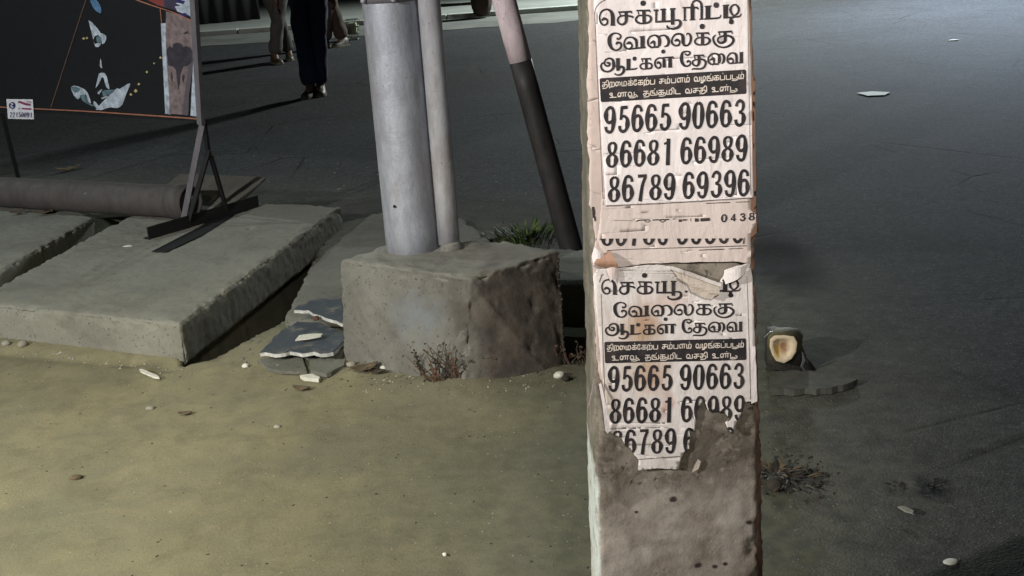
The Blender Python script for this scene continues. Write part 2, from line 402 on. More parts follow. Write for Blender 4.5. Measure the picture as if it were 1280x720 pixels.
sheet('ground', spaced([(-40, -4, 6), (-4, -1.9, .1), (-1.9, 1.3, .014), (1.3, 2.6, .05)]), spaced([(-4, 1.2, .4), (1.2, 4.6, .014), (4.6, 7, .05)]),
      dirtz, ('shoulder', lambda x, y: 1 - sstep(-.05, 1.75, sd(x, y) + .10 * nz((x, y, 2), 3) )), M['dirt'])  # greyer earth by the road; its wide reach also paints the light's fall-off

# far side of the road: raised pavement with its kerb
kA, kB = gp(-300, 84, 0), gp(900, 0, 0)
kd = (kB - kA).normalized(); kn = Vector((-kd.y, kd.x, 0))
M['kerb'] = concrete('kerb_concrete', c(.42, .44, .41), c(.34, .36, .34), c(.2, .2, .18), .3, 3)
M['gutter'] = concrete('gutter_concrete', c(.17, .18, .165), c(.10, .105, .10), c(.06, .06, .055), .5, 1.5)
M['pave'] = concrete('pavement_concrete', c(.27, .29, .27), c(.19, .205, .19), c(.16, .17, .15), .3, 1.2)
kb = kA - kd * 6
for i in range(26):
    o = boxo('kerb', kb + kd * (i * 1.0 + .008) + Vector((0, 0, -.05)), kd * .984, kn * .15, Vector((0, 0, .115 + .006 * nz((i, 0, 0), 1.7))), M['kerb'], None, kb + kd * i, .012)
    o['kind'] = 'structure'
o = boxo('pavement', kb + kn * .15 + Vector((0, 0, -.05)), kd * 26, kn * 14, Vector((0, 0, .10)), M['pave'], None, kb); o['kind'] = 'structure'
V = []; Fs = []
for i in range(105):
    p = kb + kd * i * .25; wv_ = 1.55 + .25 * nz((i * .25, 0, 0), .5) + .16 * nz((i * .25, 5, 0), 2.2) + .1 * nz((i * .25, 9, 0), 5); V += [p + Vector((0, 0, -.004)), p - kn * wv_ + Vector((0, 0, -.0075))]
Fs = [[2 * i, 2 * i + 1, 2 * i + 3, 2 * i + 2] for i in range(min(104, int((gp(745, 9) - kb).dot(kd) / .25)))]
mk('gutter', V, Fs, M['gutter'])['kind'] = 'structure'

# ------------------------------------------------------------------ concrete slabs
def chip(amp, esc, top=None):
    def f(p, n):
        d = amp * fbm(p, 26, 3, 3) + amp * 1.2 * nz(p, 8, 30) - amp * 2.5 * max(0, nz(p, 45, 50) - .45)
        # corners and arrises weathered more than the flats
        k = 1 - max(abs(n.x), abs(n.y), abs(n.z)); e = min(1, k * 3.2)
        d -= e * (esc * .6 + esc * 1.3 * max(0, fbm(p, 14, 9, 3)))
        return n * d
    return f
def planes_of(top, bot):
    n = len(top); c3 = sum(list(top) + list(bot), Vector()) / (2 * n); out = [(top[0], Vector((0, 0, 1)))]
    for i in range(n):
        a, b, d_ = top[i], top[(i + 1) % n], bot[i]; nn = (b - a).cross(d_ - a).normalized()
        if nn.dot(c3 - a) > 0: nn = -nn
        out.append((a, nn))
    return out
def wear(p, planes, r, depth, f=13, o=0):
    # pieces broken off along the arrises
    ds = sorted(abs((q - p).dot(nn)) for q, nn in planes)[:2]
    if ds[1] > r: return 0
    k = (1 - ds[0] / r) * (1 - ds[1] / r)
    return depth * k * (max(0, fbm(p, f, o, 3) + .05) * 1.6 + .5 * max(0, nz(p, f * 4, o + 9)))
def slab(name, px, zt, th, label, mat, voxel=.0085, amp=.0026, esc=.011, holes=(), base=None):
    top = [gp(x, y, zt) for x, y in px]; bot = [v - Vector((0, 0, th)) for v in top]
    V, Fs = prism(top, bot); f0 = chip(amp, esc)
    PL = planes_of(top, bot)
    def f(p, n):
        r = f0(p, n) - n * wear(p, PL, .04, .017)
        for (hc, hr, hd) in holes:
            d = math.hypot(p.x - hc.x, (p.y - hc.y))
            if d < hr and n.z > .5: r.z -= hd * (1 - (d / hr) ** 3)
        return r
    me = rough_solid(V, Fs, voxel, f)
    ctr = sum(top, Vector()) / len(top); ctr.z = zt - th
    o = link(name, me, mat, None, ctr, True)
    return tag(o, label, 'concrete slab')
slab('concrete_slab', [(-41, 378), (225, 405), (427, 257), (200, 248)], .132, .155, 'big thick concrete drain cover slab in front, with a small hole near its far right end', M['slab'],
     holes=[(gp(313, 285, .132), .018, .02)])
slab('concrete_slab', [(-150, 372), (-60, 372), (118, 272), (60, 250), (-160, 262)], .125, .12, 'concrete drain cover slab at the left frame edge, mostly cut off', M['slab'], .011)
slab('concrete_slab', [(352, 402), (436, 396), (628, 330), (612, 298), (577, 271), (475, 264), (412, 282)], .026, .06, 'thin flush concrete slab lying on the ground behind the pole footing', M['slab2'], .011, .002, .004)
slab('concrete_slab', [(640, 352), (860, 352), (860, 318), (752, 311), (650, 309)], .16, .20, 'broken concrete slab between the footing and the poster post, dark underneath', M['slab2'], .011, .002, .009)

# ------------------------------------------------------------------ silver pole on its footing
H = .335
tp = [gp(423, 325, H), gp(587, 349, H - .005), gp(700, 313, H + .01), gp(634, 300, H), gp(494, 300, H)]
bt = [gp(427, 455), gp(574, 494), gp(712, 470), None, None]
bt[3] = tp[3] * 1; bt[4] = tp[4] * 1
for b in bt: b.z = -.08
V, Fs = prism(tp, bt)
BPL = planes_of(tp, bt)
def blkf(p, n):
    d = .0032 * fbm(p, 16, 3, 4) - .006 * max(0, nz(p, 38, 60) - .4)
    k = 1 - max(abs(n.x), abs(n.y), abs(n.z)); e = min(1, k * 3)
    d -= e * (.007 + .014 * max(0, fbm(p, 14, 9, 3)))
    # crumbling seam down the front
    q = tp[1].lerp(bt[1], .5); s = math.hypot(p.x - q.x + .01 + .02 * nz(p, 9), (p.y - q.y) * .5)
    if n.z < .5: d -= .024 * math.exp(-(s / .02) ** 2) * max(0, .2 + nz(p, 30, 4) * 2)
    d -= .003 * max(0, nz(p, 9, 21) - .25) * 3
    d -= wear(p, BPL, .035, .016, 18, 4)
    return n * d
pole_base = gp(517, 318, H)
pb = Vector((pole_base.x, pole_base.y, 0))
foot = empty('lamp_post', pb, 'silver painted steel pole with a thin side pipe, set in a square concrete footing', 'pole')
link('footing', rough_solid(V, Fs, .0085, blkf), M['block'], foot, None, True)
def upright(px_b, py_b, px_t, py_t, dist, zb=None):
    """axis points of an upright whose distance from the lens is known; lean as in the photo"""
    return None
# the pole's axis: bottom point on the footing, top further up, within a vertical plane facing the camera
axp = Vector((0, pole_base.y + .09, 0))
def pole_at(px, py, dy=0): return on_plane(px, py, axp + Vector((0, dy, 0)), PN)
b0 = pole_at(517.5, 322); t0 = pole_at(487.5, 0); ax = (t0 - b0).normalized()
b0 = b0 - ax * .03
rr = .5 * (pole_at(551, 320) - pole_at(484.5, 320)).length
def wob(a, d, L, n): return [a + d * (L * i / n) for i in range(n + 1)]
sh = tube('shaft', wob(b0, ax, 3.4, 24), rr, M['silver'], foot, seg=40)
tube('rust_collar', [b0 + ax * .005, b0 + ax * .035], [rr + .008, rr + .002], M['block'], foot, seg=32)
cb = pole_at(561.5, 304, -.03); ct = pole_at(536, 0, -.03); cx = (ct - cb).normalized()
rc = .5 * (pole_at(576, 300, -.03) - pole_at(549, 300, -.03)).length
tube('side_pipe', wob(cb, cx, 3.2, 20), rc, M['conduit'], foot, seg=24)
tube('pipe_stub', [gp(566, 312, H) + Vector((0, .02, -.02)), cb - cx * .004], [rc * 1.15, rc * 1.02], M['block'], foot, seg=16)
# clamp band near the top of the picture
q0 = pole_at(487, 2)
q1 = b0 + ax * ((q0 - b0).dot(ax))
bd_ = tube('clamp_band', [q1 + ax * .002, q1 + ax * .034], rr + .004, M['frame'], foot, seg=32)
for s in (-1, .25):
    p = q1 + ax * .012 + Vector((s * (rr - .012), -math.sqrt(max(0, (rr + .006) ** 2 - (s * (rr - .012)) ** 2)), 0))
    tube('bolt', [p, p + Vector((0, -.016, 0))], .009, M['silver'], foot, seg=8)
# wire scrap round the pole's foot
pts = [b0 + ax * .035 + Vector((math.cos(a) * (rr + .012), math.sin(a) * (rr + .012) , .006 * math.sin(a * 3))) for a in [math.radians(190 + i * 10) for i in range(17)]]
tube('wire', pts, .003, M['blackmetal'], foot, seg=6)
dot = on_plane(493, 258, axp + Vector((0, -.085, 0)), PN)
tube('drilled_hole', [dot + Vector((0, -.004, 0)), dot + Vector((0, .01, 0))], .0045, M['blackmetal'], foot, seg=10)

# ------------------------------------------------------------------ leaning striped pole
LP = Vector((0, gp(712, 312).y, 0))
a0 = on_plane(716, 318, LP, PN); a1 = on_plane(650, 76, LP, PN); a2 = on_plane(622, -30, LP, PN)
lean = empty('leaning_pole', (a0.x, a0.y, 0), 'tilted round pole painted black below and faded pinkish white above, behind the footing', 'pole')
d1 = (a2 - a0).normalized(); a1 = a0 + d1 * ((a1 - a0).dot(d1)); a00 = a0 - d1 * .1
r1 = .5 * (on_plane(663, 73, LP, PN) - on_plane(636, 80, LP, PN)).length
tube('black_band', wob(a00, d1, (a1 - a00).length, 8), [r1 * (1.10 - .01 * i) for i in range(9)], M['blackpaint'], lean, seg=28)
tube('white_band', wob(a1 + d1 * .0, d1, 1.7, 12), [r1 * (1.035 + .01 * i) for i in range(13)], M['pinkwhite'], lean, seg=28)

# ------------------------------------------------------------------ poster post
def wr(p):  # how the paper cockles away from the concrete
    return .0006 * fbm(p, 18, 2, 3) + .0005 * nz((p.x * 3, 0, p.z), 24, 5)
Lx = lambda y: 733 + (747.5 - 733) * (y / 720); Rx = lambda y: 941 + (958 - 941) * (y / 720)
ztop = 2.35
def edgept(fn, z):
    # point on the front face where the arris line meets height z
    a = pp(fn(0), 0); b = pp(fn(720), 720); u = (z - a.z) / (b.z - a.z); return Vector((a.x + (b.x - a.x) * u, POST_Y, z))
DEP = .20; CH = .011
def ring(z):
    L = edgept(Lx, z); R = edgept(Rx, z)
    return [Vector((L.x, POST_Y, z)), Vector((R.x - CH, POST_Y, z)), Vector((R.x + .002, POST_Y + CH, z)), Vector((R.x, POST_Y + DEP, z)), Vector((L.x, POST_Y + DEP, z)), Vector((L.x - CH * .3, POST_Y + CH, z))]
V, Fs = prism(ring(ztop), ring(-.05))
PPL = planes_of(ring(ztop), ring(-.05))
def postf(p, n):
    d = -.0012 - abs(.0016 * fbm(p, 40, 3, 3)) - .0035 * max(0, nz(p, 26, 8) - .3)
    k = 1 - max(abs(n.x), abs(n.y), abs(n.z)); e = min(1, k * 3.2)
    d -= e * (.001 + .006 * max(0, fbm(p, 22, 9, 3))) + wear(p, PPL, .014, .012, 30, 2)
    return n * (d - (.003 * max(0, nz(p, 60, 8) - .1) + .004 * max(0, nz(p, 16, 18))) * (1 if p.z < 1.12 else .3))
pbm = (edgept(Lx, 0) + edgept(Rx, 0)) / 2
post = link('concrete_post', rough_solid(V, Fs, .0062, postf), M['post'], None, (pbm.x, POST_Y + DEP / 2, 0), True)
tag(post, 'square concrete post in the foreground covered in torn pasted job notices', 'post')

# ---- lettering, drawn as strokes
def catmull(P, n=5):
    out = []
    for i in range(len(P) - 1):
        p0 = P[max(i - 1, 0)]; p1 = P[i]; p2 = P[i + 1]; p3 = P[min(i + 2, len(P) - 1)]
        for k in range(n):
            u = k / n
            out.append(tuple(.5 * (2 * b + (cc - a) * u + (2 * a - 5 * b + 4 * cc - d) * u * u + (3 * b - a - 3 * cc + d) * u ** 3) for a, b, cc, d in zip(p0, p1, p2, p3)))
    out.append(tuple(P[-1])); return out
def stroke_quads(P, ang_nib=None):
    """P: list of (x,y,w); gives quads"""
    S = catmull(P, 5) if len(P) > 2 else P
    L = []
    for i, (x, y, ww) in enumerate(S):
        a = S[max(i - 1, 0)]; b = S[min(i + 1, len(S) - 1)]; dx, dy = b[0] - a[0], b[1] - a[1]; n = math.hypot(dx, dy) or 1
        hw = max(ww, .01) / 2; L.append(((x - dy / n * hw, y + dx / n * hw), (x + dy / n * hw, y - dx / n * hw)))
    return [[L[i][0], L[i][1], L[i + 1][1], L[i + 1][0]] for i in range(len(L) - 1)]
def tri3(s): return [tuple(s[i:i + 3]) for i in range(0, len(s), 3)]
def crop_strokes(data, ox, oy, dx=0):
    return [[((x + dx) / 12.8 + ox, y / 12.8 + oy, ww / 12.8) for x, y, ww in tri3(s)] for s in data]
def disc(x, y, w): return [x - w * .5, y, w * .25, x - w * .42, y, w * .62, x - w * .25, y, w * .9, x, y, w, x + w * .25, y, w * .9, x + w * .42, y, w * .62, x + w * .5, y, w * .25]
L1a = [[185,402,28,138,360,34,117,270,30,150,180,30,235,145,30,305,190,50,328,270,66,328,405,72],[290,400,18,368,400,18],[185,402,28,235,375,34,240,320,34,190,292,44,155,325,34],
 [415,190,26,630,182,32],[622,180,26,634,212,16],[435,195,20,450,235,22,480,255,22],[540,190,55,545,280,58,535,350,50,480,388,36,425,365,34,408,315,34,440,262,30,530,245,26,640,265,34,648,288,18],
 disc(813,48,88),[705,165,26,925,165,34],[918,165,26,930,195,16],[730,175,20,742,225,22],[825,165,60,830,370,60],[825,250,28,745,245,30,697,300,36,720,350,36,780,372,30,830,370,30],[830,245,28,900,245,30,940,290,44,915,345,40,850,368,30,830,368,30],
 [980,162,30,1060,160,30],[1025,160,40,1020,350,36],[1005,345,34,1300,333,34],[1085,150,26,1180,145,26],[1140,150,62,1140,345,66],[1240,140,26,1332,135,26],[1284,135,66,1284,330,66],[1284,330,66,1284,392,60],
 [1192,400,24,1205,435,30,1260,455,34,1320,450,40,1385,420,50,1410,370,50,1390,325,36,1330,318,28,1284,325,28]]
L1b = [[225,118,24,470,118,34],[462,118,28,476,150,16],[262,120,40,262,325,34],[230,320,16,295,320,16],[378,50,36,385,130,68,385,315,66],[335,315,16,435,312,16],[382,70,30,398,25,34,450,2,30,505,28,36,530,90,44,530,300,42],[490,305,18,570,300,18],
 [580,100,22,690,92,22],[632,100,84,632,290,80],[575,300,28,780,285,30,825,268,26,838,232,16],disc(765,78,90),
 [865,85,20,970,75,20],[915,85,84,915,275,80],[875,282,26,1090,265,28,1145,250,26,1162,208,14],disc(1005,345,80),[1005,340,60,1000,300,50,1050,255,30,1110,200,36,1126,140,40,1095,85,32,1050,72,28,1005,105,36,993,165,44,1020,225,34,1052,248,28]]
L2a = [[330,150,30,350,175,30,385,150,34,385,110,30,330,80,24,260,90,34,215,150,64,215,240,66,250,320,46,310,350,28,370,330,32,400,280,36,385,235,34,335,230,40,322,262,30],
 [505,335,28,455,290,34,448,220,30,490,155,30,570,145,28,632,185,46,645,250,46,642,318,36],[505,335,28,560,310,34,570,265,30,530,230,46,490,252,34],[510,335,24,600,324,26,790,305,28],[690,140,22,775,130,24],[740,135,72,740,305,72],
 [880,310,30,832,260,38,828,190,34,870,130,30,940,112,28,1000,150,50,1012,220,60,1000,290,46],[880,310,28,930,300,30,1000,298,36],[858,245,16,915,215,50,932,260,34,925,295,28],[990,135,30,1080,112,28,1135,150,48,1158,210,50,1140,270,40,1085,295,16]]
L2b = [[110,280,28,60,240,36,60,170,32,110,100,30,190,90,34,230,130,56,235,220,56,255,268,40,300,275,28,345,230,40,360,150,44,335,92,30,300,85,22,288,112,14],[110,280,28,165,265,34,180,215,30,140,185,44,98,205,30],
 disc(540,-28,86),[435,80,26,645,75,32],[640,75,26,652,108,14],[455,90,20,470,135,22],[545,80,56,545,265,58],[545,150,26,470,155,28,425,200,34,440,245,34,500,265,28,545,262,28],[545,150,26,620,150,28,660,190,42,640,235,38,590,262,28,545,262,28],
 [790,60,26,1015,50,32],[1010,50,26,1026,92,14],[810,70,20,820,115,22],[905,60,56,905,185,58,880,222,44,830,235,34,792,205,34,795,160,30,850,128,28,960,120,34,1030,160,44,1035,210,44,985,270,38,890,305,30,790,285,30,730,225,36,715,150,32,755,105,18]]
L3a = [[165,548,30,212,560,36,205,595,34,160,600,30,132,560,30,150,505,30,215,480,30,265,510,44,280,580,56,265,645,44,200,690,32,120,680,34,78,625,34,85,572,30,130,545,24],[310,490,22,380,485,22],[346,495,62,350,660,64],[275,600,26,345,610,26],
 [355,640,50,400,612,40,440,640,46,435,690,46,395,735,34,330,745,26,290,720,20],[320,668,26,372,666,26],
 [480,500,22,550,495,22],[515,500,66,515,655,66],[470,662,26,610,650,26,658,632,18],disc(612,485,66),
 [715,490,24,870,485,28],[866,485,22,878,515,14],[730,495,18,745,540,20],[800,490,46,800,650,50],[800,565,24,740,565,26,702,600,30,720,640,30,760,652,24,800,648,24],[800,560,24,860,560,26,888,595,36,870,635,32,800,648,24],
 disc(1070,372,66),[985,640,26,945,600,34,940,530,32,985,480,28,1050,475,26,1080,500,44],[1082,490,52,1085,628,58],[985,640,26,1022,620,32,1028,575,30,995,545,42,965,560,28],[1060,470,24,1230,460,28],[1224,460,24,1240,490,14],[1180,470,60,1180,620,66],[1145,622,14,1215,620,14]]
L3b = [[265,405,26,300,430,28,340,410,30,340,380,28,290,368,24,230,390,40,210,450,54,215,530,56,250,590,40,300,605,28,345,580,30,350,540,28,315,522,36,295,550,24],
 [400,435,24,565,430,28],[560,430,24,574,460,14],[415,440,18,425,490,20],[485,435,50,490,540,54,470,590,36,430,598,30,390,570,30,392,525,30,440,502,26,540,495,30,592,530,40,592,580,40,560,630,34,500,648,30,395,648,26,378,668,12],
 [690,580,28,645,540,36,640,470,32,690,415,28,760,405,26,808,440,46,815,510,56,805,560,40],[690,580,26,740,572,28,805,572,30],[660,512,16,715,482,46,730,530,34,725,568,26],[800,428,28,850,410,26,885,450,44,885,520,44,850,570,16],
 [985,565,26,948,530,34,945,460,32,985,405,28,1040,395,26,1083,430,44,1090,545,44],[985,565,26,1030,545,30,1030,500,28,992,482,42,965,502,28],[985,562,24,1195,545,26],[1135,390,20,1195,385,20],[1165,390,58,1165,545,60]]
TITLE = {1: crop_strokes(L1a, 740, 0) + crop_strokes(L1b, 835, 0), 2: crop_strokes(L2a, 745, 35) + crop_strokes(L2b, 835, 35), 3: crop_strokes(L3a, 745, 35) + crop_strokes(L3b, 835, 35)}
def remap(strokes, src, dst):
    """src,dst: (x0,y0,x1,y1,h) baselines; carries a line of lettering onto another baseline"""
    sx0, sy0, sx1, sy1, sh_ = src; dx0, dy0, dx1, dy1, dh = dst; out = []
    for s in strokes:
        q = []
        for x, y, ww in s:
            u = (x - sx0) / (sx1 - sx0); v = (sy0 + (sy1 - sy0) * u - y) / sh_
            q.append((dx0 + (dx1 - dx0) * u, dy0 + (dy1 - dy0) * u - v * dh, ww * dh / sh_))
        out.append(q)
    return out
SRC = {1: (748, 32.5, 927, 22, 16), 2: (759, 61.5, 917, 54, 15), 3: (750, 88.5, 929, 78, 13.5)}
LOW = {1: (751, 367.5, 926, 364, 14.5), 2: (766, 394.5, 917, 392, 13), 3: (756, 417.5, 928, 413, 12)}
V_, H_ = .185, .128
DG = {
 '6': [[.355,.74,.12,.32,.88,.11,.21,.945,H_,.11,.86,.12,.072,.5,V_,.10,.15,.12,.215,.055,H_,.33,.15,.12,.358,.33,V_,.32,.53,.12,.225,.60,H_,.12,.52,.09,.09,.42,.06]],
 '0': [[.215,.945,H_,.32,.85,.12,.36,.5,V_,.32,.15,.12,.215,.055,H_,.11,.15,.12,.072,.5,V_,.11,.85,.12,.215,.945,H_]],
 '8': [[.215,.945,.09,.32,.87,.11,.335,.74,.125,.30,.60,.11,.215,.53,.09,.13,.60,.11,.095,.74,.125,.11,.87,.11,.215,.945,.09],[.215,.53,.09,.33,.43,.12,.36,.29,V_,.32,.12,.12,.215,.055,.09,.11,.12,.12,.072,.29,V_,.10,.43,.12,.215,.53,.09]],
 '5': [[.35,.925,.13,.12,.925,.13],[.145,.95,.12,.11,.48,.10],[.10,.50,.09,.2,.615,.10,.33,.52,.12,.36,.32,V_,.32,.13,.12,.2,.055,H_,.10,.13,.12,.075,.27,.12]],
 '3': [[.08,.74,.12,.12,.88,.11,.215,.945,H_,.32,.86,.12,.335,.72,.125,.29,.59,.10,.18,.535,.09],[.18,.535,.09,.32,.46,.12,.36,.29,V_,.32,.12,.12,.21,.055,H_,.11,.12,.12,.07,.27,.12]],
 '2': [[.08,.72,.12,.12,.88,.11,.215,.945,.105,.33,.86,.12,.34,.70,.13,.27,.5,.12,.12,.25,.11,.08,.06,.10],[.05,.06,.11,.39,.06,.11]],
 '1': [[.25,.985,.15,.25,.0,.16],[.24,.93,.10,.19,.83,.09,.09,.80,.09]],
 '7': [[.06,.935,.125,.38,.935,.125],[.335,.90,.12,.23,.55,.13,.17,.0,.15]],
 '4': [[.28,.98,.13,.28,0,.13],[.26,.9,.08,.06,.30,.09],[.03,.27,.1,.40,.27,.1]]}
DG['9'] = [[(v if i % 3 == 2 else ((.43 - v) if i % 3 == 0 else 1 - v)) for i, v in enumerate(s)] for s in DG['6']]
def digits(txt, x0, y0, x1, y1, h, adv=.5, space=.2):
    total = sum(space if ch == ' ' else adv for ch in txt) - (adv - .43); sx = math.hypot(x1 - x0, y1 - y0) / total
    ux, uy = (x1 - x0) / math.hypot(x1 - x0, y1 - y0), (y1 - y0) / math.hypot(x1 - x0, y1 - y0); out = []; cur = 0
    for ch in txt:
        if ch == ' ': cur += space; continue
        for s in DG[ch]:
            out.append([(x0 + ux * (cur + x) * sx + .03 * y * h, y0 + uy * (cur + x) * sx - y * h, ww * h * .95) for x, y, ww in tri3(s)])
        cur += adv
    return out
TG = {'ச': (1.0, [[.1,1,.9,1],[.5,1,.5,.35,.35,.05,.1,.15,.1,.4,.35,.52,.95,.5]]), 'க': (1.1, [[.1,1,.95,1],[.5,1,.5,.05],[.5,.55,.15,.5,.1,.15,.5,.03,.9,.15,.9,.5,.5,.55]]),
 'த': (1.1, [[.1,1,.85,1],[.5,1,.5,.3,.3,.05,.1,.2,.15,.45,.5,.52,.95,.45,.95,-.1,.6,-.3,.1,-.3]]), 'ற': (1.1, [[.1,0,.1,.9,.45,.95,.45,0],[.45,.9,.9,.9,.95,.3,.8,0,.1,-.1,.05,-.35]]),
 'ம': (1.15, [[.1,1,.1,0],[.1,0,.95,0],[.5,0,.5,.9,.9,.9,.95,.4,.8,0]]), 'ப': (1.1, [[.1,1,.1,0],[.1,0,.9,0],[.9,0,.9,1]]), 'ட': (1.0, [[.1,1,.1,0],[.1,0,.9,0]]),
 'வ': (1.25, [[.3,.3,.4,.1,.2,.05,.1,.4,.2,.9,.5,.95,.65,.6,.65,0],[.2,.02,1.05,.02],[1.05,.02,1.05,1]]), 'ள': (1.35, [[.3,.3,.4,.1,.2,.05,.1,.4,.2,.9,.5,.95,.65,.6,.65,0],[.5,1,1.25,1],[1.0,1,1.0,0]]),
 'ண': (1.6, [[.2,.3,.3,.1,.15,.05,.05,.4,.15,.9,.4,.95,.55,.5,.45,.05,.3,.3],[.45,.1,.6,.9,.8,.95,.95,.5,.85,.05],[.8,1,1.5,1],[1.25,1,1.25,0]]),
 'ழ': (1.1, [[.1,1,.1,0],[.1,0,.9,0],[.45,0,.5,.95,.85,.95,.9,.5,.7,.2,.5,-.2,.1,-.25,.1,-.4,.5,-.4]]), 'ங': (1.3, [[.1,0,.1,1],[.1,1,.7,1],[.4,1,.4,.5,.75,.5,.75,0,.1,0],[.7,0,1.15,0],[1.15,0,1.15,1]]),
 'உ': (1.35, [[.3,.6,.5,.7,.5,.95,.3,1,.1,.8,.3,.5,.6,.3,.4,.05,.1,.0],[.1,0,1.2,0]]), 'ை': (1.1, [[.2,.3,.3,.1,.15,.05,.05,.4,.15,.9,.4,.95,.55,.5,.45,.05],[.5,.7,.7,.95,.9,.7,.85,.1]]),
 'ே': (.75, [[.5,.85,.4,.8,.5,1.15,.2,1.1,.05,.6,.15,.1,.4,0,.55,.25,.35,.35]]), 'ி': (.25, [[-.35,1,-.25,1.35,.0,1.4,.1,1,.1,0]]), 'ு': (.2, [[-.15,.4,.1,.3,.1,-.1,-.4,-.35,-1,-.25]]),
 '.': (0, [[-.6,1.42,-.45,1.42]]), ' ': (.6, []), ',': (.4, [[.15,.1,.1,-.25]])}
def small(txt, x0, y0, x1, y1, h, wt=.2):
    tot = sum(TG[ch][0] for ch in txt); sx = (x1 - x0) / tot; out = []; cur = 0
    for ch in txt:
        for s in TG[ch][1]:
            pts = [(s[i], s[i + 1]) for i in range(0, len(s), 2)]
            out.append([(x0 + (cur + x) * sx, y0 + (y1 - y0) * (cur + x) / tot - y * h, h * wt) for x, y in pts])
        cur += TG[ch][0]
    return out
BOX1 = 'திறைமக.ேகற.ப சம.பளம. வழங.கப.படும.'; BOX2 = 'உணவு, தங.குமிட வசதி உண.டு'

# ---- clipping and laying flat shapes on a face
def clip_tri(poly, tri):
    a = (tri[1][0] - tri[0][0]) * (tri[2][1] - tri[0][1]) - (tri[1][1] - tri[0][1]) * (tri[2][0] - tri[0][0])
    if a < 0: tri = [tri[0], tri[2], tri[1]]
    for i in range(3):
        A = tri[i]; B = tri[(i + 1) % 3]; out = []
        f = lambda p: (B[0] - A[0]) * (p[1] - A[1]) - (B[1] - A[1]) * (p[0] - A[0])
        for j in range(len(poly)):
            p, q = poly[j], poly[(j + 1) % len(poly)]; fp, fq = f(p), f(q)
            if fp >= 0: out.append(p)
            if (fp >= 0) != (fq >= 0):
                u = fp / (fp - fq); out.append((p[0] + (q[0] - p[0]) * u, p[1] + (q[1] - p[1]) * u))
        poly = out
        if len(poly) < 3: return []
    return poly
def tess(poly):
    T = tessellate_polygon([[Vector((x, y, 0)) for x, y in poly]])
    return [[poly[i] for i in t_] for t_ in T]
def clip_poly(polys, region):
    out = []
    for t_ in tess(region):
        bx = (min(p[0] for p in t_), max(p[0] for p in t_), min(p[1] for p in t_), max(p[1] for p in t_))
        for q in polys:
            if max(p[0] for p in q) < bx[0] or min(p[0] for p in q) > bx[1] or max(p[1] for p in q) < bx[2] or min(p[1] for p in q) > bx[3]: continue
            r = clip_tri(q, t_)
            if r: out.append(r)
    return out
def lay(name, polys, mapf, mat, parent):
    V = []; Fs = []
    for k, q in enumerate(polys):
        i0 = len(V)
        for p in q: V.append(mapf(p[0], p[1], k))
        Fs.append(list(range(i0, len(V))))
    return mk(name, V, Fs, mat, parent)
def quads_of(strokes):
    out = []
    for s in strokes: out += stroke_quads(s)
    return out
def gridpoly(poly, step):
    xs = [p[0] for p in poly]; ys = [p[1] for p in poly]; out = []
    T = tess(poly)
    x = min(xs)
    cells = []
    while x < max(xs):
        y = min(ys)
        while y < max(ys):
            cells.append([(x, y), (x + step, y), (x + step, y + step), (x, y + step)]); y += step
        x += step
    for t_ in T:
        b = (min(p[0] for p in t_), max(p[0] for p in t_), min(p[1] for p in t_), max(p[1] for p in t_))
        for q in cells:
            if q[1][0] < b[0] or q[0][0] > b[1] or q[2][1] < b[2] or q[0][1] > b[3]: continue
            r = clip_tri(q, t_)
            if r: out.append(r)
    return out
def ragged(poly, amp=.6, step=4.0, seed=0):
    out = []; rnd = random.Random(seed)
    for (x0, y0), (x1, y1) in zip(poly, poly[1:] + poly[:1]):
        L = math.hypot(x1 - x0, y1 - y0); n = max(1, int(L / step))
        for i in range(n):
            u = i / n; j = amp if i else amp * .3
            out.append((x0 + (x1 - x0) * u + rnd.uniform(-j, j), y0 + (y1 - y0) * u + rnd.uniform(-j, j)))
    return out
def face(d, curl=None):
    def f(x, y, k=0):
        p = pp(x, y); q = wr(p) + .0012 + d
        if curl: q += curl(x, y)
        return Vector((p.x, p.y - q - (k % 97) * 3e-7, p.z))
    return f
def wrapf(d):
    # paper that follows the right-hand chamfer of the post round the arris
    def f(x, y, k=0):
        xr = Rx(y) - 10.0; p = pp(x, y); q = wr(p) + .0012 + d; over = max(0, (p - pp(xr, y)).x) if x > xr else 0
        return Vector((p.x, p.y - q + over * .9, p.z))
    return f
def paper_sheet(name, poly, d, mat, parent, step=7, wrap=False, curl=None, thick=.00022):
    o = lay(name, gridpoly(poly, step), wrapf(d) if wrap else face(d, curl), mat, parent)
    bm = bmesh.new(); bm.from_mesh(o.data); bmesh.ops.remove_doubles(bm, verts=bm.verts, dist=.00002); bm.to_mesh(o.data); bm.free()
    for p in o.data.polygons: p.use_smooth = True
    md = o.modifiers.new('thickness', 'SOLIDIFY'); md.thickness = thick; md.offset = -1 if o.data.polygons[0].normal.y < 0 else 1
    return o
def thing_on_post(name, px, py, label, cat='poster', group=None): return empty(name, pp(px, py, .002), label, cat, group)

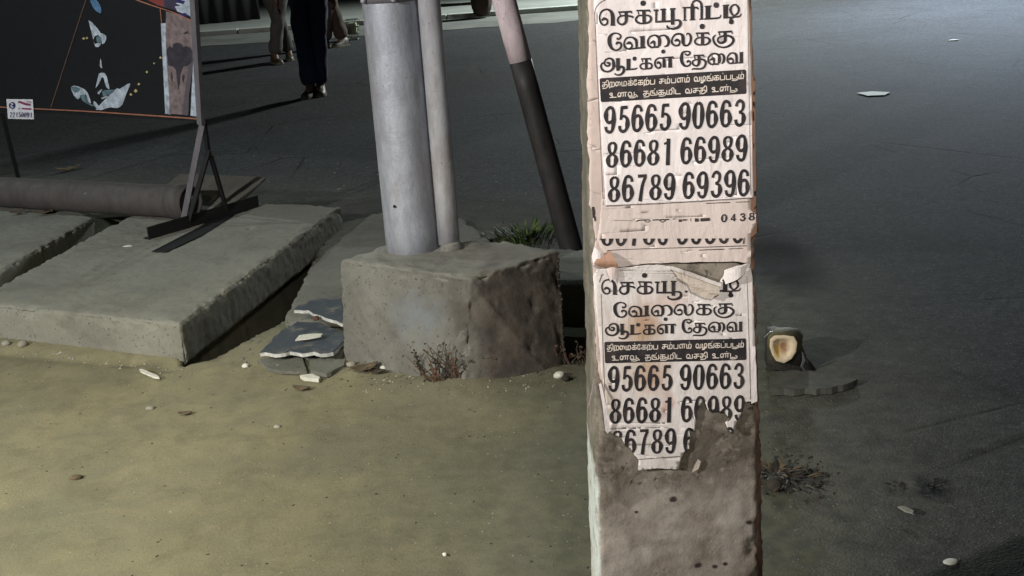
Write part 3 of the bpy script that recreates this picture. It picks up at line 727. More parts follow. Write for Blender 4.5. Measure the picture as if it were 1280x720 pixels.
# left-over sheets under the notices
e1 = thing_on_post('old_paper', 748, 320, 'pale pink strip of old paper pasted down the left edge of the post', 'paper')
strip = ragged([(735, -12), (748, -12), (752, 100), (755, 200), (760, 262), (762, 330), (752, 345), (757, 430), (762, 530), (757, 537), (750, 478), (745, 440), (741, 345), (739, 325), (744, 300), (740, 262), (736, 255), (737, 200), (734, 180), (735, 120), (733, 100), (736, 60)], 1.0, 7, 3)
paper_sheet('sheet', strip, .0004, M['paper_old'], e1)
lay('ink_mark', clip_poly(quads_of([[(741, 258, 3), (742, 266, 4), (741, 272, 3)], [(743, 270, 3), (744, 276, 2)]]), strip), face(.0009), M['ink2'], e1)
e2 = thing_on_post('old_paper', 938, 200, 'browned paper wrapped round the right edge of the post with stray letters', 'paper')
strip2 = ragged([(926, -12), (940, -12), (942, 40), (943, 92), (946, 100), (947, 200), (948, 268), (950, 292), (942, 296), (938, 300), (930, 300), (930, 100)], .8, 8, 5)
paper_sheet('sheet', strip2, .0005, M['paper_brown'], e2, 5, True)
marks = [[(943, 119, 2.2), (945, 117, 2)], [(943.5, 128, 3), (943.5, 133, 3)], [(943, 140, 2), (943.3, 152, 2.6)], [(943, 180, 1.6), (943.5, 186, 1.6)], [(944, 240, 1.5), (945, 246, 2), (946, 240, 1.5)], [(944, 262, 2), (947, 259, 1.8)], [(943, 270, 2.4), (945, 274, 2.4), (947, 270, 2)]]
lay('stray_lettering', quads_of(marks), wrapf(.001), M['ink2'], e2)['kind'] = 'stuff'
# middle strip with cut-off numbers
e3 = thing_on_post('torn_strip', 845, 295, 'torn paper strip across the middle of the post with cut off numbers and small print', 'paper')
mid = ragged([(752, 240), (937, 236), (938, 262), (945, 268), (944, 280), (938, 292), (938, 330), (925, 327), (880, 327), (838, 328), (800, 330), (772, 334), (762, 322), (752, 312), (746, 300), (750, 275)], .7, 7, 8)
paper_sheet('sheet', mid, .0010, M['paper_mid'], e3, 6)
cutreg = [(748, 297.6), (930, 297.2), (930, 314), (748, 314)]
lay('cut_numbers', clip_poly(quads_of(digits('86789 69396', 751, 307.5, 929, 303.5, 34)), cutreg), face(.0016), M['ink'], e3)
lay('cut_number', clip_poly(quads_of([[(x, y, w_ * 1.7) for x, y, w_ in s] for s in digits('0438', 900.5, 277, 943, 274.5, 9.5, .62)]), [(895, 267), (950, 265), (950, 280), (895, 280)]), face(.0016), M['ink'], e3)
fr = [[(795, 276.5, .8), (798, 274.6, 1.4), (812, 274.2, 1.4)], [(805, 275, .8), (809, 277.2, .9), (813, 274.8, 1.0)], [(815, 274.4, 1.4), (836, 273.6, 1.6)], [(823, 274, .9), (828, 277, 1.1), (832, 274, 1.0)], [(840, 273.2, 1), (844, 272.8, 1)],
      [(848, 275.2, 3.2), (852, 274.9, 3.0)], [(853, 274.4, 2.2), (859, 274.0, 1.2)], [(863, 272, .8), (863, 276, .8)], [(868, 274.6, 4.2), (873, 274.2, 3.8)], [(875, 274.2, 4.0), (887, 273.4, 3.6)],
      [(766, 274.6, .4), (790, 275.4, .5)], [(759, 312.4, .8), (800, 310.4, .7), (933, 306.6, .9)], [(873, 311.8, 1.0), (905, 310.8, 1.1)], [(910, 310.5, .7), (928, 309.8, .7)], [(882, 253.6, .9), (912, 252.4, 1.0)], [(919, 252, .7), (936, 251.4, .8)], [(929, 304, 2.4), (930, 296, .6)]]
lay('fine_print', quads_of(fr), face(.0017), M['ink2'], e3)['kind'] = 'stuff'

DM = None
def notice(label, py, outline, border, lines, box, digs, mat, clip=None, d=.0018, curl=None):
    e = thing_on_post('job_notice', 845, py, label, 'poster', 'security job notices pasted on the concrete post')
    paper_sheet('sheet', outline, d, mat, e, 6, curl=curl)
    C = (lambda q: clip_poly(q, clip)) if clip else (lambda q: q)
    for i, s in enumerate(lines): lay('title_line', C(quads_of(s)), face(d + .0006, curl), M['ink'], e)
    lay('black_panel', C(gridpoly(box, 6)), face(d + .0005, curl), M['ink'], e)
    (a, b) = digs['small']
    lay('panel_lettering', C(quads_of(a + b)), face(d + .0011, curl), M['cream'], e)
    for s in digs['big']: lay('phone_number', C(quads_of(s)), face(d + .0006, curl), M['ink'], e)
    lay('border_rule', C(quads_of(border)), face(d + .0004, curl), M['border'], e)
    return e
upo = ragged([(741, -14), (934, -14), (936, 20), (939, 130), (941, 246), (937, 247.5), (850, 253), (757, 257.5), (752, 180), (747, 90), (743, 30)], .35, 12, 1)
bord = [[(934, -14, .6), (935.5, 100, .6), (938, 243, .8)], [(757, 256.5, 1.0), (850, 252, 1.0), (938, 246.5, 1.0)], [(754, 256, .8), (749, 150, .7), (744, 40, .7), (743, 15, .8), (748, 5, 1.0), (757, -1, 1.2), (765, -4, .8)]]
rb = lambda a, b, c_, d_, r: [(a[0] + r, a[1]), (b[0] - r, b[1]), (b[0], b[1] + r), (c_[0], c_[1] - r), (c_[0] - r, c_[1]), (d_[0] + r, d_[1]), (d_[0], d_[1] - r), (a[0], a[1] + r)]
notice('upper security job notice, complete, three phone numbers all readable', 130, upo, bord, [TITLE[1], TITLE[2], TITLE[3]], rb((749, 97.3), (932, 86.5), (932.5, 116.8), (750.5, 127.2), 1.6),
       {'small': (small(BOX1, 752, 108.5, 930, 97.5, 5.6), small(BOX2, 761, 121.5, 921, 112.5, 5.4)),
        'big': (digits('95665 90663', 754, 167, 931, 157.5, 34.5), digits('86681 66989', 757, 210, 933, 201, 34), digits('86789 69396', 759.5, 253, 936, 244.5, 34))}, M['paper'])
lowo = [(741, 345), (746, 336), (757, 334), (765, 341), (774, 334), (800, 331), (821, 329.5), (836, 331.5), (866, 342), (898, 353.5), (904, 344), (905, 337), (920, 331), (936, 328), (940, 345), (943, 420), (945.5, 500), (933, 501), (930, 504),
        (928, 513), (921, 524), (917, 533), (916, 541), (909, 535), (906, 527), (911, 521), (904, 514), (898, 513), (891, 515), (884, 511), (880, 500), (875, 505), (871, 514), (870, 524), (868, 538), (860, 533), (862, 542), (861, 560), (855, 564), (851, 571), (849, 578), (848, 585),
        (820, 584), (797, 586), (798, 573), (792, 567), (788, 559), (781, 556), (776, 545), (769, 543), (764, 540), (760, 536), (757, 500), (752, 470), (748, 420), (744, 380)]
lowp = ragged(lowo, .45, 5, 4)
torn_out = []
LT1 = remap(TITLE[1], SRC[1], LOW[1])
# the fold covers the middle of the first title line: keep only what shows left and right of it
def cutx(strokes, a, b): return [s for s in strokes if not any(a < p[0] < b for p in s)]
LT1 = cutx(LT1, 853.5, 900)
LT1 += [[(856, 364, 3.0), (859, 363, 2.2)], [(898, 363, 1.5), (905, 362, 3.5)]]
lb = [[(751, 366, .7), (754, 450, .7), (757, 530, .6)], [(749, 352, 1.2), (752, 343, 1.4), (754, 343, 1.0)], [(933, 345, .6), (935.5, 420, .7), (937.5, 498, .7)], [(798, 572.5, 1), (849, 569, 1)]]
def lowcurl(x, y):
    a = 0
    if y > 560: a += (y - 560) * .00008
    if x > 905 and y > 505: a += .0012 * min(1, (y - 505) / 30)
    if y < 345: a += (345 - y) * .00012
    return a
low = notice('lower security job notice, stained and torn off below the second phone number', 470, lowp, lb, [LT1, remap([s for s in TITLE[2] if not (len(s) == 7 and s[0][1] < 40 and s[0][0] > 860)], SRC[2], LOW[2]), remap(TITLE[3], SRC[3], LOW[3])],
       rb((755, 426.3), (932, 422), (932.5, 449), (756, 453), 1.4), {'small': (small(BOX1, 758, 436.5, 930, 432.5, 5.2), small(BOX2, 764, 449, 921, 445.5, 5.2)),
        'big': (digits('95665 90663', 759, 489, 929.5, 485, 32.5), digits('86681 66989', 761.5, 529, 930.5, 525, 32.5), digits('86789 69396', 763.5, 567.5, 934, 563, 31.5))}, M['paper_low'], clip=lowp, curl=lowcurl)
# folded and curled pieces of the lower notice: bent sheets with real depth
def flap(name, poly, d, bend, mat, parent, step=3.5):
    def f(x, y, k=0):
        p = pp(x, y); return Vector((p.x, p.y - (.0012 + d + bend(x, y) + .0007 * nz((x, y, 0), .09)), p.z))
    o = lay(name, gridpoly(poly, step), f, mat, parent)
    bm = bmesh.new(); bm.from_mesh(o.data); bmesh.ops.remove_doubles(bm, verts=bm.verts, dist=.00002); bm.to_mesh(o.data); bm.free()
    md = o.modifiers.new('thickness', 'SOLIDIFY'); md.thickness = .0003; md.offset = 0
    return o
flap('drooping_flap', ragged([(836, 331), (868, 341), (899, 353), (897, 363), (888, 371), (876, 368), (862, 361), (858, 352), (846, 344)], .5, 4, 9), .0022, lambda x, y: .010 * math.sin(min(1, max(0, (y - (331 + (x - 836) * .35)) / 16)) * 2.2), M['paper_back'], low)
flap('rolled_edge', ragged([(838, 330), (870, 341), (900, 352), (899, 356), (868, 345), (837, 334)], .3, 4, 2), .0075, lambda x, y: .002, M['paper_low'], low)
flap('folded_corner', ragged([(905, 337), (921, 331), (936, 328), (930, 338), (921, 345), (906, 354), (903, 346)], .4, 4, 6), .0028, lambda x, y: .009 * max(0, math.sin((x - 903) / 33 * 3.1)), M['paper_low'], low)
flap('crumpled_fold', ragged([(741, 326), (748, 316), (762, 313), (768, 322), (772, 331), (771, 337), (762, 334), (750, 331)], .4, 4, 6), .003, lambda x, y: .010 * max(0, math.sin((y - 312) / 24 * 3.1)), M['paper_brown'], low)
flap('crumpled_fold', ragged([(739, 318), (742, 306), (750, 312), (757, 318), (746, 324), (741, 329)], .4, 4, 7), .006, lambda x, y: .006 * max(0, math.sin((x - 737) / 20 * 3.1)), M['paper'], low)
flap('crumpled_fold', ragged([(757, 335), (767, 322), (774, 335), (772, 352), (768, 344), (762, 349)], .4, 4, 8), .004, lambda x, y: .005 * max(0, math.sin((x - 755) / 20 * 3.1)), M['paper_mid'], low)
flap('torn_ribbon', [(748, 478), (751, 477), (757, 505), (762, 536), (759, 540), (756, 536), (753, 508)], .0045, lambda x, y: .006 * math.sin((y - 476) / 64 * 3.1), M['paper'], low)
flap('torn_ribbon', [(742, 472), (747, 471), (741, 488), (737, 503), (735, 502), (738, 488)], .001, lambda x, y: .012 * (1 - (x - 735) / 12), M['paper_mid'], low)
flap('torn_edge', ragged([(937, 433), (943, 431), (945.5, 500), (938, 503)], .4, 6, 3), .0032, lambda x, y: .001, M['paper'], low)
flap('torn_scrap', ragged([(868, 581), (872, 573), (876, 576), (872, 586), (864, 590)], .4, 3, 3), .0002, lambda x, y: .001, M['paper_back'], low)
# ------------------------------------------------------------------ banner stand on the slabs
SR = gp(250, 262, .132); SR = Vector((-1.40, 5.37, .132)); SDIR = Vector((-.816, .578, 0)).normalized(); SN = Vector((SDIR.y, -SDIR.x, 0))
if SN.y > 0: SN = -SN
BDIR = Vector((.60, .80, 0))
def sp(px, py, d=0.0): return on_plane(px, py, SR, SN) + SN * d
sign = empty('banner_stand', (SR.x, SR.y, .132), 'dark printed banner on a thin grey frame with splayed black feet, standing on the slabs', 'sign')
c_ = {k: plain('print_' + k, v, .45, 0, .5 if k in ('white', 'skin', 'teal', 'blue', 'ink') else .2, 34, .06) for k, v in {'black': c(.010, .011, .014), 'orange': c(.34, .15, .10), 'orange_dim': c(.14, .085, .065), 'white': c(.48, .56, .66), 'skin': c(.23, .185, .19), 'skin_shade': c(.10, .09, .11),
      'ink': c(.05, .047, .062), 'blue': c(.10, .22, .40), 'deepblue': c(.02, .05, .10), 'red': c(.22, .05, .045), 'teal': c(.12, .20, .24), 'yellow': c(.45, .38, .20), 'navy': c(.03, .03, .12), 'sticker': c(.66, .68, .74), 'maroon': c(.22, .05, .12), 'dusk': c(.05, .045, .08)}.items()}
BE = lambda y: 241 + (249 - 241) * (y + 0) / 148
zt = 1.95
tR = SR + Vector((0, 0, zt)); 
def spz(px, py, z):
    p = sp(px, py); return Vector((p.x, p.y, z))
pR0 = sp(249, 152); pL0 = pR0 + SDIR * 1.62
pR1 = sp(241, 0); lean_b = (pR1 - pR0); lean_b = lean_b / lean_b.z
up = lambda p, z: p + lean_b * (z - p.z)
bl = [pR0, pL0, up(pL0, zt), up(pR0, zt)]; pL0.z = sp(0, 138).z - (pR0 - sp(0, 138)).dot(SDIR) * 0
pL0.z = pR0.z + (sp(0, 139).z - pR0.z) * (1.62 / (sp(0, 139) - pR0).length); bl = [pR0, pL0, up(pL0, zt), up(pR0, zt)]
V = [p + SN * .0 for p in bl] + [p - SN * .006 for p in bl]
mk('banner', V, [[0, 1, 2, 3], [7, 6, 5, 4], [0, 4, 5, 1], [1, 5, 6, 2], [2, 6, 7, 3], [3, 7, 4, 0]], c_['black'], sign)
def lay_s(name, polys, d, mat):
    if name.startswith('figure'):
        polys = [[(a[0], a[1]) for a in catmull([(q[0], q[1], 0) for q in (p[-2:] + p + p[:1])], 3)][6:-3 - 0] for p in polys]
    o = lay(name, polys, lambda x, y, k: sp(x, y, d + k * 2e-6), mat, sign)
    if len(polys) > 1 and name != 'orange_rule': o['kind'] = 'stuff'
    return o
lay_s('orange_rule', quads_of([[(-70, 128.5, 1.6), (0, 133.6, 1.3), (100, 138.5, 1.4), (200, 145, 1.6), (247, 148.4, 1.8)]]), .003, c_['orange'])
lay_s('orange_rule', quads_of([[(112, -12, 1.0), (107, 2, .9), (86, 66, .8), (64, 134, .9)]]), .002, c_['orange_dim'])
lay_s('orange_rule', quads_of([[(160, -6, 1.4), (175, 1, 1.6), (198, 9, 1.4)], [(198, 9, 1.0), (220, 16.5, 1.2), (243, 27, 1.6)], [(201, 10, .8), (203, 30, .8)]]), .004, c_['orange'])
lay_s('picture_white_edge', [[(201.5, 29), (208, 29), (214, 143), (207, 142)], [(243, 50), (245.5, 50), (249, 146), (238.5, 144.5)]], .002, c_['white'])
lay_s('picture_arm', gridpoly([(208, 14), (225, 19), (241, 26), (242, 60), (241, 90), (237, 118), (236, 144), (212.5, 142), (212, 118), (209, 78), (207.5, 45)], 8), .0025, c_['skin'])
lay_s('picture_arm_shade', gridpoly([(238, 70), (242, 60), (241, 90), (237, 118), (236, 144), (229, 143), (232, 112)], 8), .003, c_['skin_shade'])
lay_s('picture_tattoo', [[(209, 62), (213, 57), (216, 60), (217, 55), (222, 53), (227, 54), (230, 59), (234, 57), (239, 60), (241, 64), (240, 78), (235, 82), (230, 83), (227, 90), (226, 100), (224, 113), (222, 100), (221, 88), (217, 83), (211, 82)], [(215, 90), (217, 96), (216, 104), (214, 97)], [(229, 92), (232, 95), (230, 103), (228, 98)], [(229, 41.5), (235, 39), (236, 41), (231, 43)]], .0035, c_['ink'])
lay_s('picture_red', [[(181, -4), (204, -4), (206, 9), (199, 7), (188, 2)]], .002, c_['red'])
lay_s('picture_dusk', [[(204, -4), (222, -4), (224, 14), (206, 9)]], .002, c_['dusk'])
lay_s('picture_pale', [[(224, -4), (240, -4), (242, 22), (232, 18), (222, 14), (219, 8), (226, 7), (220, 4), (229, 2)]], .0022, c_['white'])
lay_s('picture_blue', [[(222, -1), (232, 1), (230, 5), (221, 3)], [(222, 17), (232, 16), (238, 20), (230, 21)]], .003, c_['navy'])
lay_s('figure_blue', [[(113, 1), (118, -2), (125, 5), (127, 16), (121, 14), (116, 8)]], .002, c_['blue'])
lay_s('figure_hook', [[(111, 25), (119, 38), (117, 48), (119, 55), (124, 58), (121, 58.6), (118, 54)], [(111, 25), (126, 41), (119, 45), (117, 48)], [(126, 41), (133, 45), (132, 52), (128, 55), (127, 47), (123, 44)], [(119, 55), (124, 58), (127, 54), (124, 53)]], .002, c_['white'])
lay_s('figure_hook_shade', [[(121, 46), (126, 46), (128, 52), (124, 54), (121, 51)]], .0026, c_['teal'])
lay_s('figure_lower', [[(126, 73), (127.5, 80), (128, 85), (125, 82)], [(124, 92), (132, 92), (136, 104), (137, 111), (133, 108), (129, 96), (124, 104), (120, 110), (122, 100)],
                      [(89, 110), (93, 107), (101, 109), (108, 114), (105, 122), (102, 119), (98, 124), (92, 118)], [(106, 113), (110, 116), (114, 128), (111, 127)], [(118, 126), (123, 131), (125, 136.5), (120, 134), (117, 130)], [(120, 137), (144, 112), (150, 111), (163, 104), (158, 118), (153, 131), (146, 135), (138, 134), (127, 137.5)],
                      [(122, 116), (128, 111), (127, 114), (124, 118)], [(127, 122), (136, 120), (128, 124)]], .002, c_['white'])
lay_s('figure_lower_shade', [[(100, 120), (106, 118), (111, 127), (118, 132), (114, 132), (104, 126)], [(89, 110), (92, 108), (100, 110), (99, 114), (94, 116)], [(128, 114), (138, 112), (144, 113), (136, 119), (129, 120)]], .0028, c_['teal'])
lay_s('gold_speck', [[(x - r, y), (x, y - r), (x + r, y), (x, y + r)] for x, y, r in ((105, 48, 2.0), (201, 72, 1.8), (193, 79, 1.3), (184, 90, 1.7), (174, 105, 1.8), (170, 113.5, 2.4), (164, 118, 1.8), (109, 47.5, 1.6))], .002, c_['yellow'])
# sticker
st = lay_s('sticker', [[(9.5, 123.5), (42.5, 124), (44, 148.8), (11.5, 148)]], .007, c_['sticker'])
emb = [(17 + 4.2 * math.cos(a), 131.5 + 4.6 * math.sin(a)) for a in [i * math.pi / 8 for i in range(16)]]
lay_s('sticker_emblem', [emb], .0085, c_['navy'])
lay_s('sticker_emblem_mark', quads_of([[(14.5, 128, .9), (18, 129.5, 1.0), (15.5, 132, .9), (18.5, 133.5, .9), (15, 135, .7)]]), .0095, c_['sticker'])
lay_s('sticker_word', quads_of([[(24, 127.6, 1.4), (27, 127.2, 2.6), (33, 129.6, 2.8), (40, 130.6, 2.4)], [(35, 126.8, .8), (41, 127.2, .9)]]), .0085, c_['maroon'])
lay_s('sticker_word', quads_of([[(24.5, 135.4, .7), (27, 135.2, .8)], [(29, 135.3, 2.0), (41, 136, 2.0)]]), .0085, c_['maroon'])
lay_s('sticker_number', quads_of(digits('22150091', 14, 146, 42, 146.6, 6.4)), .0085, c_['navy'])
# frame: uprights, rails, splayed feet
def bar(name, a, b, wx, wy, mat, parent, side=None):
    a = Vector(a); b = Vector(b); d = (b - a).normalized(); s = (side or SDIR); s = (s - d * s.dot(d)).normalized(); n = d.cross(s)
    return boxo(name, a - s * wx / 2 - n * wy / 2, s * wx, n * wy, b - a, mat, parent, None, .0012)
off = SN * .012
uA = sp(254, 155) + off; u2 = sp(245, 0) + off; lu = (u2 - uA) / (u2 - uA).z; uB = uA + lu * (zt + .03 - uA.z)
bar('upright', uA, uB, .030, .022, M['frame'], sign)
uL = pL0 - SDIR * -.02 + off; bar('upright', uL, up(uL, zt + .03), .030, .022, M['frame'], sign)
bar('top_rail', uA + lu * (zt + .02 - uA.z), up(uL, zt + .02), .022, .022, M['frame'], sign, Vector((0, 0, 1)))
bar('bottom_rail', pR0 - SN * .018 + Vector((0, 0, .012)), pL0 - SN * .018 + Vector((0, 0, .012)), .022, .016, M['blackmetal'], sign, Vector((0, 0, 1)))
def stand(o, lm='frame'):
    """splayed foot below an upright; o moves it along the banner"""
    P = lambda px, py, d=0: sp(px, py, d) + o
    fa = gp(184, 291, .165) + o; fb = gp(322, 250.5, .165) + o
    n = (fb - fa).normalized(); sd_ = SDIR
    bar('leg', P(253, 150, -.004), gp(229, 277, .14) + o, .034, .006, M[lm], sign)
    q1 = fa.lerp(fb, .36); q2 = fa.lerp(fb, .70)
    bar('strut', P(257, 188, -.02), q1, .012, .024, M['blackmetal'], sign, BDIR)
    bar('strut', P(257, 196, -.03), q2, .012, .024, M['blackmetal'], sign, BDIR)
    bar('strut', P(252, 150, -.012), P(257, 196, -.02), .014, .02, M['blackmetal'], sign, BDIR)
    zz = Vector((0, 0, 1))
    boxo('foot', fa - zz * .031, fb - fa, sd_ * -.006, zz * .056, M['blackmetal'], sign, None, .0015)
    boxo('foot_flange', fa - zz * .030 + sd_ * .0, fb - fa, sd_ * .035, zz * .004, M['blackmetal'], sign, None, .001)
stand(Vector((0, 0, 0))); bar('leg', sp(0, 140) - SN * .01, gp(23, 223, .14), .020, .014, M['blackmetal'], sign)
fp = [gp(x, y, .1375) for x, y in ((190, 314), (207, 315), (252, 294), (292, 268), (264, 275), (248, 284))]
V, Fs = prism(fp, [p - Vector((0, 0, .005)) for p in fp]); mk('foot_bar_shadow', V, Fs, M['blackmetal'], sign)  # dark sheet on the slab standing in for the foot bar's shadow

# ------------------------------------------------------------------ pipe lying behind the stand, and a second piece of board behind it
pz = .13
def ridge(px, py): return None
pa = gp(-160, 262, .03); pb_ = gp(232, 283, .03)
ra = .5 * 52 / F * ((pb_ - CAM).dot(FW))
A0 = on_plane(-160, 240, Vector((0, 5.95, 0)), PN)
# bottom of the pipe rests on the slabs (z .13); right end near the stand
e0 = gp(229, 278, .132); e1_ = gp(-20, 262, .128); dv = (e1_ - e0).normalized(); perp = Vector((-dv.y, dv.x, 0)); perp = perp if perp.y > 0 else -perp
rp = .078
c0 = e0 + perp * rp * .9 + Vector((0, 0, rp)); cL = c0 + dv * 2.6
pe = empty('fallen_pipe', (c0.x, c0.y, .13), 'fat grimy pipe lying across the back of the slabs under the banner', 'pipe')
V, Fs = tube_mesh([c0.lerp(cL, i / 40) + Vector((0, 0, .003 * nz((i, 0, 0), .3))) for i in range(41)], [rp * (1 + .025 * nz((i, 4, 0), .35)) for i in range(41)], 40, False)
o = mk('pipe_wall', V, Fs, M['pipe'], pe, None, True); md = o.modifiers.new('wall', 'SOLIDIFY'); md.thickness = .008
fixn(o.data)
tube('pipe_collar', [c0 + dv * .02, c0 + dv * .10], rp + .005, M['pipe'], pe, seg=40)
o = boxo('board', c0 + perp * .10 + dv * .42 + Vector((0, 0, -rp - .0)), dv * -.55, perp * .30 + Vector((0, 0, .10)), Vector((0, 0, .014)), M['slab2'], None, c0 + perp * .1 + Vector((0, 0, -rp)), .003)
tag(o, 'thin grey board lying tilted behind the fat pipe, left of the banner stand leg', 'board')
for px, py, s in ((109, 243, .011), (93, 254, .006)):
    q = on_plane(px, py, c0 - perp * rp * .8, perp * -1); v = [q + Vector((math.cos(a) * s * (1 + .3 * math.sin(a * 3)), -.001, math.sin(a) * s)) for a in [i * .7 for i in range(9)]]
    mk('bird_dropping', v + [x + Vector((0, -.002, 0)) for x in v], prism(v, v)[1], c_['sticker'], pe)

# ------------------------------------------------------------------ litter
t = NT('blue_grey_sheet'); M['tile_top'] = t.done(t.mix(t.ramp(t.noise(30, 6, .7), .45, .62), c(.038, .050, .068), t.mix(t.ramp(t.noise(12, 4), .45, .6), c(.055, .062, .07), c(.13, .13, .115))), .6, t.noise(60, 4), .3, .004)
M['white_core'] = plain('white_broken_edge', c(.56, .57, .56), .8, 0, .45, 40)
M['mud'] = plain('dried_mud', c(.085, .088, .075), .95, 0, .4, 30, .6)
M['stone'] = concrete('pebble_stone', c(.30, .29, .25), c(.22, .21, .18), c(.12, .11, .09), .4, 20)
M['leaf'] = plain('dry_leaf', c(.13, .095, .055), .8, 0, .5, 40)
M['darkleaf'] = plain('rotten_leaf', c(.03, .024, .018), .9, 0, .5, 40)
M['paperbit'] = plain('paper_scrap', c(.60, .60, .54), .8, 0, .2, 60)
M['twig'] = plain('dry_twig', c(.07, .05, .036), .9, 0, .5, 60)
M['green'] = plain('weed_green', c(.045, .085, .020), .7, 0, .5, 40)
M['palegreen'] = plain('weed_pale_green', c(.13, .19, .05), .7, 0, .4, 40)
M['plastic'] = plain('grey_plastic_film', c(.10, .11, .115), .35, 0, .4, 25)
def gz(p): return max(dirtz(p.x, p.y), roadz(p.x, p.y))
def sheetpiece(name, px, zf, th, mats, label, cat, seed=0):
    """flat broken sheet: dark face, pale core at the broken edge"""
    rnd = random.Random(seed); P = ragged(px, 1.3, 6, seed); top = [gp(x, y, zf(x, y)) for x, y in P]
    ctr = sum(top, Vector()) / len(top)
    e = empty(name, (ctr.x, ctr.y, ctr.z - th), label, cat)
    dn = Vector((0, 0, -th)); V, Fs = prism([p + dn * .25 for p in top], [p + dn for p in top]); o = mk('core', V, Fs, mats[1], e); fixn(o.data)
    V, Fs = prism(top, [p + dn * .22 for p in top]); o = mk('face', V, Fs, mats[0], e); fixn(o.data)
    return e
sheetpiece('broken_sheet', [(325, 440), (352, 413), (372, 402), (402, 404), (432, 418), (433, 424), (416, 439), (400, 441), (392, 438), (378, 441), (362, 438), (350, 441)], lambda x, y: .050 + .0002 * (440 - y), .016, (M['tile_top'], M['white_core']), 'larger broken blue grey sheet with white ragged front edge, left of the footing', 'sheet', 1)
sheetpiece('broken_sheet', [(367, 386), (388, 375), (400, 373), (432, 374), (433, 404), (420, 400), (400, 393), (385, 387)], lambda x, y: .075 + .0006 * (400 - y), .015, (M['tile_top'], M['white_core']), 'smaller broken blue grey sheet behind, touching the footing, with white edge', 'sheet', 2)
def thin(name, px, z, th, mat, label, cat, seed=1, amp=.3, tilt=(0, 0)):
    P = ragged(px, amp, 6, seed); cx_ = sum(p[0] for p in P) / len(P); cy_ = sum(p[1] for p in P) / len(P)
    top = [gp(x, y, z + tilt[0] * (x - cx_) + tilt[1] * (y - cy_)) for x, y in P]; ctr = sum(top, Vector()) / len(top)
    V, Fs = prism(top, [p - Vector((0, 0, th)) for p in top]); o = mk(name, V, Fs, mat, None, (ctr.x, ctr.y, ctr.z - th)); fixn(o.data)
    return tag(o, label, cat)
thin('paper_scrap', [(369, 425), (374, 419), (388, 417), (403, 417), (401, 420), (385, 423)], .072, .004, M['paperbit'], 'white triangular scrap lying on the larger blue grey sheet', 'scrap')
thin('tile_fragment', [(324, 449), (338, 447), (378, 447), (383, 463), (366, 464), (345, 462), (332, 457)], .016, .012, M['slab2'], 'flat grey stone fragment in front of the larger blue grey sheet', 'fragment', 3, 1.1)
thin('tile_fragment', [(386, 450), (400, 448), (431, 450), (430, 456), (408, 467), (388, 463)], .020, .014, M['slab2'], 'flat grey stone fragment nearest the footing corner', 'fragment', 4, .8)
thin('tile_fragment', [(375, 469), (390, 467), (400, 471), (398, 474), (380, 472)], .016, .012, M['paperbit'], 'narrow pale fragment in front of the flat stone fragments', 'fragment', 4, .4)
thin('paper_scrap', [(174, 461), (178, 461), (197, 469), (199, 472), (192, 471), (176, 464)], .016, .006, M['paperbit'], 'white sliver lying on the earth in front of the big slab', 'scrap', 5)
thin('paper_scrap', [(1071, 116), (1090, 114), (1113, 115), (1106, 118.5), (1085, 119.5)], -.002, .004, M['paperbit'], 'pale flat scrap lying alone out on the dark road', 'scrap', 6, .2)
thin('leaf', [(1122, 633), (1130, 632), (1142, 638), (1141, 641), (1132, 639)], .008, .003, M['stone'], 'small grey leaf on the dusty road edge lower right', 'leaf', 6, .2)
thin('dried_mud', [(962, 470), (990, 462), (1030, 466), (1072, 474), (1060, 479), (1040, 484), (1000, 486), (962, 487)], .012, .02, M['mud'], 'flat crust of grey mud beside the post in front of the husk', 'mud', 8, 1.4)
def pebble(px, py, s, mat, label, cat='stone', name='pebble', sq=(1, 1, .7), z=None, seed=0):
    p = gp(px, py, 0); p = gp(px, py, gz(p)) if z is None else gp(px, py, z)
    bm = bmesh.new(); bmesh.ops.create_icosphere(bm, subdivisions=2, radius=s)
    for v in bm.verts:
        k = 1 + .32 * nz(v.co + Vector((seed * 3.1 + px, py, 0)), .9 / s * .8); v.co = Vector((v.co.x * sq[0] * k, v.co.y * sq[1] * k, v.co.z * sq[2] * k + s * sq[2] * .5))
    me = bpy.data.meshes.new(name); bm.to_mesh(me); bm.free()
    o = link(name, me, mat, None, None, True); o.location = p
    return tag(o, label, cat)
pebble(307, 459, .012, M['paperbit'], 'small white stone on the earth between the big slab and the sheets')
pebble(439, 457, .016, M['stone'], 'pale round stone at the left bottom corner of the footing')
pebble(479, 461, .011, M['paperbit'], 'pale chip lying against the front of the footing')
pebble(348, 461, .013, M['stone'], 'pale stone in front of the flat stone fragment')
pebble(372, 465, .016, M['leaf'], 'brown lump of earth between the flat fragments', 'clod', 'clod')
pebble(188, 511, .011, M['stone'], 'lone pale pebble on the open earth below the white sliver', sq=(1.4, 1, .5))
pebble(347, 534, .009, M['stone'], 'small pebble in the middle of the open earth', sq=(1.3, 1, .5))
pebble(96, 598, .014, M['leaf'], 'brown clod on the yellowish earth at far left', 'clod', 'clod', sq=(1.3, 1, .5))
pebble(556, 694, .006, M['paperbit'], 'tiny white pebble near the bottom edge left of the post')
pebble(699, 471, .016, M['paperbit'], 'white stone at the right bottom corner of the footing', sq=(1.1, 1, .8))
pebble(707, 474, .014, M['darkleaf'], 'dark clod beside the white stone by the footing', 'clod', 'clod')
pebble(968, 611, .022, M['darkleaf'], 'black lump right beside the post below the weeds', 'clod', 'clod', sq=(1, 1, 1))
pebble(8, 431, .016, M['stone'], 'crumbled chip under the left part of the big slab front edge', seed=2)
pebble(29, 432, .018, M['stone'], 'second crumbled chip under the big slab front edge', seed=3)
pebble(1189, 703, .012, M['paperbit'], 'pale scrap at the edge of the dark patch lower right', 'scrap', 'scrap', sq=(1.5, 1, .4))
